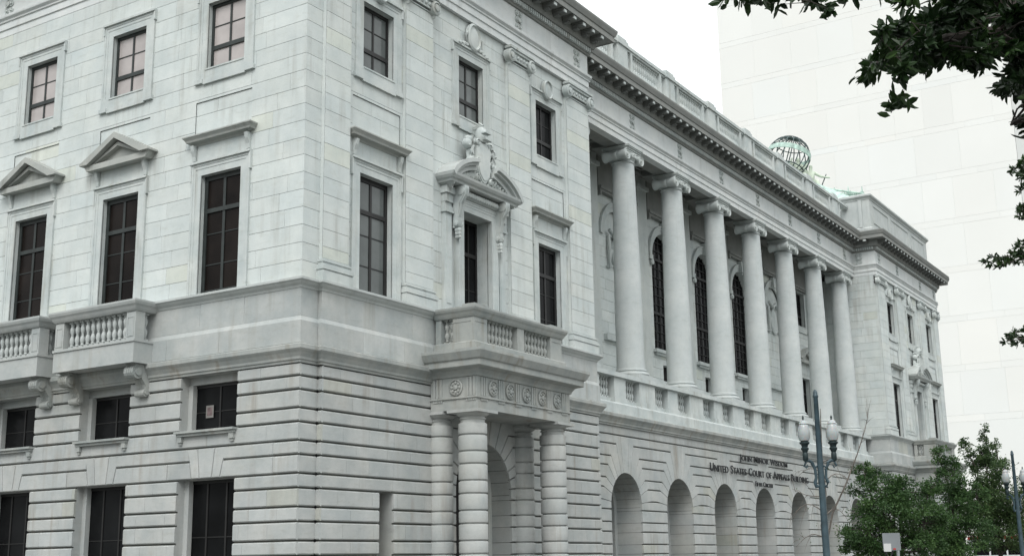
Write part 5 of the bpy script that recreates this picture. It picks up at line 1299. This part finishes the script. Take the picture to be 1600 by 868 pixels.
F_ = [(21.99,-12.74,3.86),(21.75,-13.29,3.75),(21.92,-13.06,3.87),(21.83,-12.81,3.83),(21.95,-13.1,3.75),(21.97,-13.14,3.82),(21.83,-13.15,3.86),(21.97,-12.77,3.91),(22.03,-13.04,3.91),(21.88,-12.89,3.82),(21.98,-13.1,3.78),(22.01,-12.83,3.79),(21.74,-13.24,3.8),(21.86,-12.99,3.91),(21.76,-12.96,3.84),(21.78,-12.87,3.8),(21.94,-13.01,3.91),(21.72,-12.86,3.82)]
LIMBS = [[(23.82,-16.04,3.9),(23.41,-16.93,4.9),(23.01,-17.6,5.07),(22.75,-18.03,5.18),(22.46,-18.31,5.1),(22.21,-18.55,4.95),(22.04,-18.75,4.83)],
 [(23.01,-17.6,5.07),(22.67,-18.29,5.53),(22.28,-18.79,5.53),(21.95,-19.18,5.32),(21.71,-19.52,5.13),(21.53,-19.74,5.09)],
 [(23.41,-16.93,4.9),(23.11,-17.34,4.79),(22.82,-17.73,4.68),(22.74,-17.86,4.54)],
 [(23.82,-16.04,3.9),(23.0,-13.6,4.4),(22.49,-12.74,4.31),(22.36,-12.68,3.79)],
 [(23.41,-16.93,4.9),(22.93,-14.03,5.61),(22.59,-12.98,5.42),(22.53,-12.91,5.03),(22.40,-12.90,4.75)]]
A = [(x+.10, y+.06, z+.10) for x, y, z in A]; Bc = [(x, y, z+.05) for x, y, z in Bc]
def near_tree():
    rnd = random.Random(33); base = Vector((24.9, -14.2, 0)); Tt = empty("overhanging_tree", base, "dark glossy-leaved tree whose boughs hang into the sky corner above the street", "tree")
    tk = MB(); fork = Vector(LIMBS[0][0])
    limb(tk, rnd, (0, 0, -.1), fork-base, .24, .11, 7, .05)
    for i, Lm in enumerate(LIMBS):
        P = [tuple(Vector(p)-base) for p in Lm]; r = [.085, .035, .02, .03, .03][i]
        tk.tube(P, [max(.004, r*(1-.92*j/(len(P)-1))) for j in range(len(P))], 8)
    nodes = [Vector(p) for Lm in LIMBS for p in Lm]+[Vector(Lm[j]).lerp(Vector(Lm[j+1]), .5) for Lm in LIMBS for j in range(len(Lm)-1)]
    pts = []
    for grp, dens, spread, ln in ((A, 84, .19, 1.), (Bc, 22, .10, 1.), (C_, 24, .05, .5), (E_, 30, .055, .5), (F_, 26, .055, .5)):
        if grp is C_: nbig = len(pts)
        for c in grp:
            c = Vector(c); n0 = min(nodes, key=lambda q: (q-c).length); P = limb(tk, rnd, n0-base, c-base, .008, .003, 3, .15)
            tone = rnd.gauss(.35, .2)
            out = (c-n0).normalized()
            for tw in range(2):
                e = c+Vector((rnd.gauss(0, 1), rnd.gauss(0, 1), rnd.gauss(0, .8)))*spread*.6
                limb(tk, rnd, c-base, e-base, .003, .0015, 2, .1)
                for k in range(dens//2):
                    d = out*.6+Vector((rnd.gauss(0, .8), rnd.gauss(0, .8), rnd.gauss(-.15, .7)))
                    pts.append((e-base-out*rnd.uniform(0, spread)+Vector((rnd.gauss(0, .02), rnd.gauss(0, .02), rnd.gauss(0, .02))), d, min(1, max(0, tone+rnd.gauss(0, .12)))) if ln == 1. else (e-base-out*rnd.uniform(0, spread*.8), d, min(1, max(0, tone+.1))))
                    if ln != 1.: pts[-1] = (pts[-1][0], pts[-1][1], pts[-1][2])
    big = pts[:nbig]; small = pts[nbig:]
    tk.build("trunk", 'bark', Tt, smooth=True)
    leaf_mesh("crown", 'leafnear', Tt, big, .096, rnd, aspect=.42, six=True)
    leaf_mesh("crown", 'leafnear', Tt, small, .058, rnd, aspect=.36, six=True)
near_tree()

# ---------------------------------------------------------------- bus on the cross street
BU = empty("bus", (3.6, 91, -.136), "white bus with a red band along its roof, half hidden by the feathery tree", "bus")
s = MB(); s.box(-5.5, 5.5, -1.25, 1.25, .45, 3.35); s.box(-5.35, 5.35, -1.1, 1.1, 3.35, 3.55); s.build("body", 'white', BU)
s = MB(); s.box(-5.52, 5.52, -1.27, 1.27, 3.12, 3.36); s.build("roof_band", 'red', BU)
for k in range(7): s = MB(); s.box(-5.1+k*1.45, -3.8+k*1.45, -1.265, -1.24, 1.75, 2.85); s.build("window", 'glass', BU)
for x in (-3.6, 3.4):
    for yy in (-1.2, 1.2): s = MB(); s.disc((x, yy-.12, .5), (0, 1, 0), [(.5, 0), (.5, .24), (.3, .26)], 20); s.build("wheel", 'tyre', BU, smooth=True)
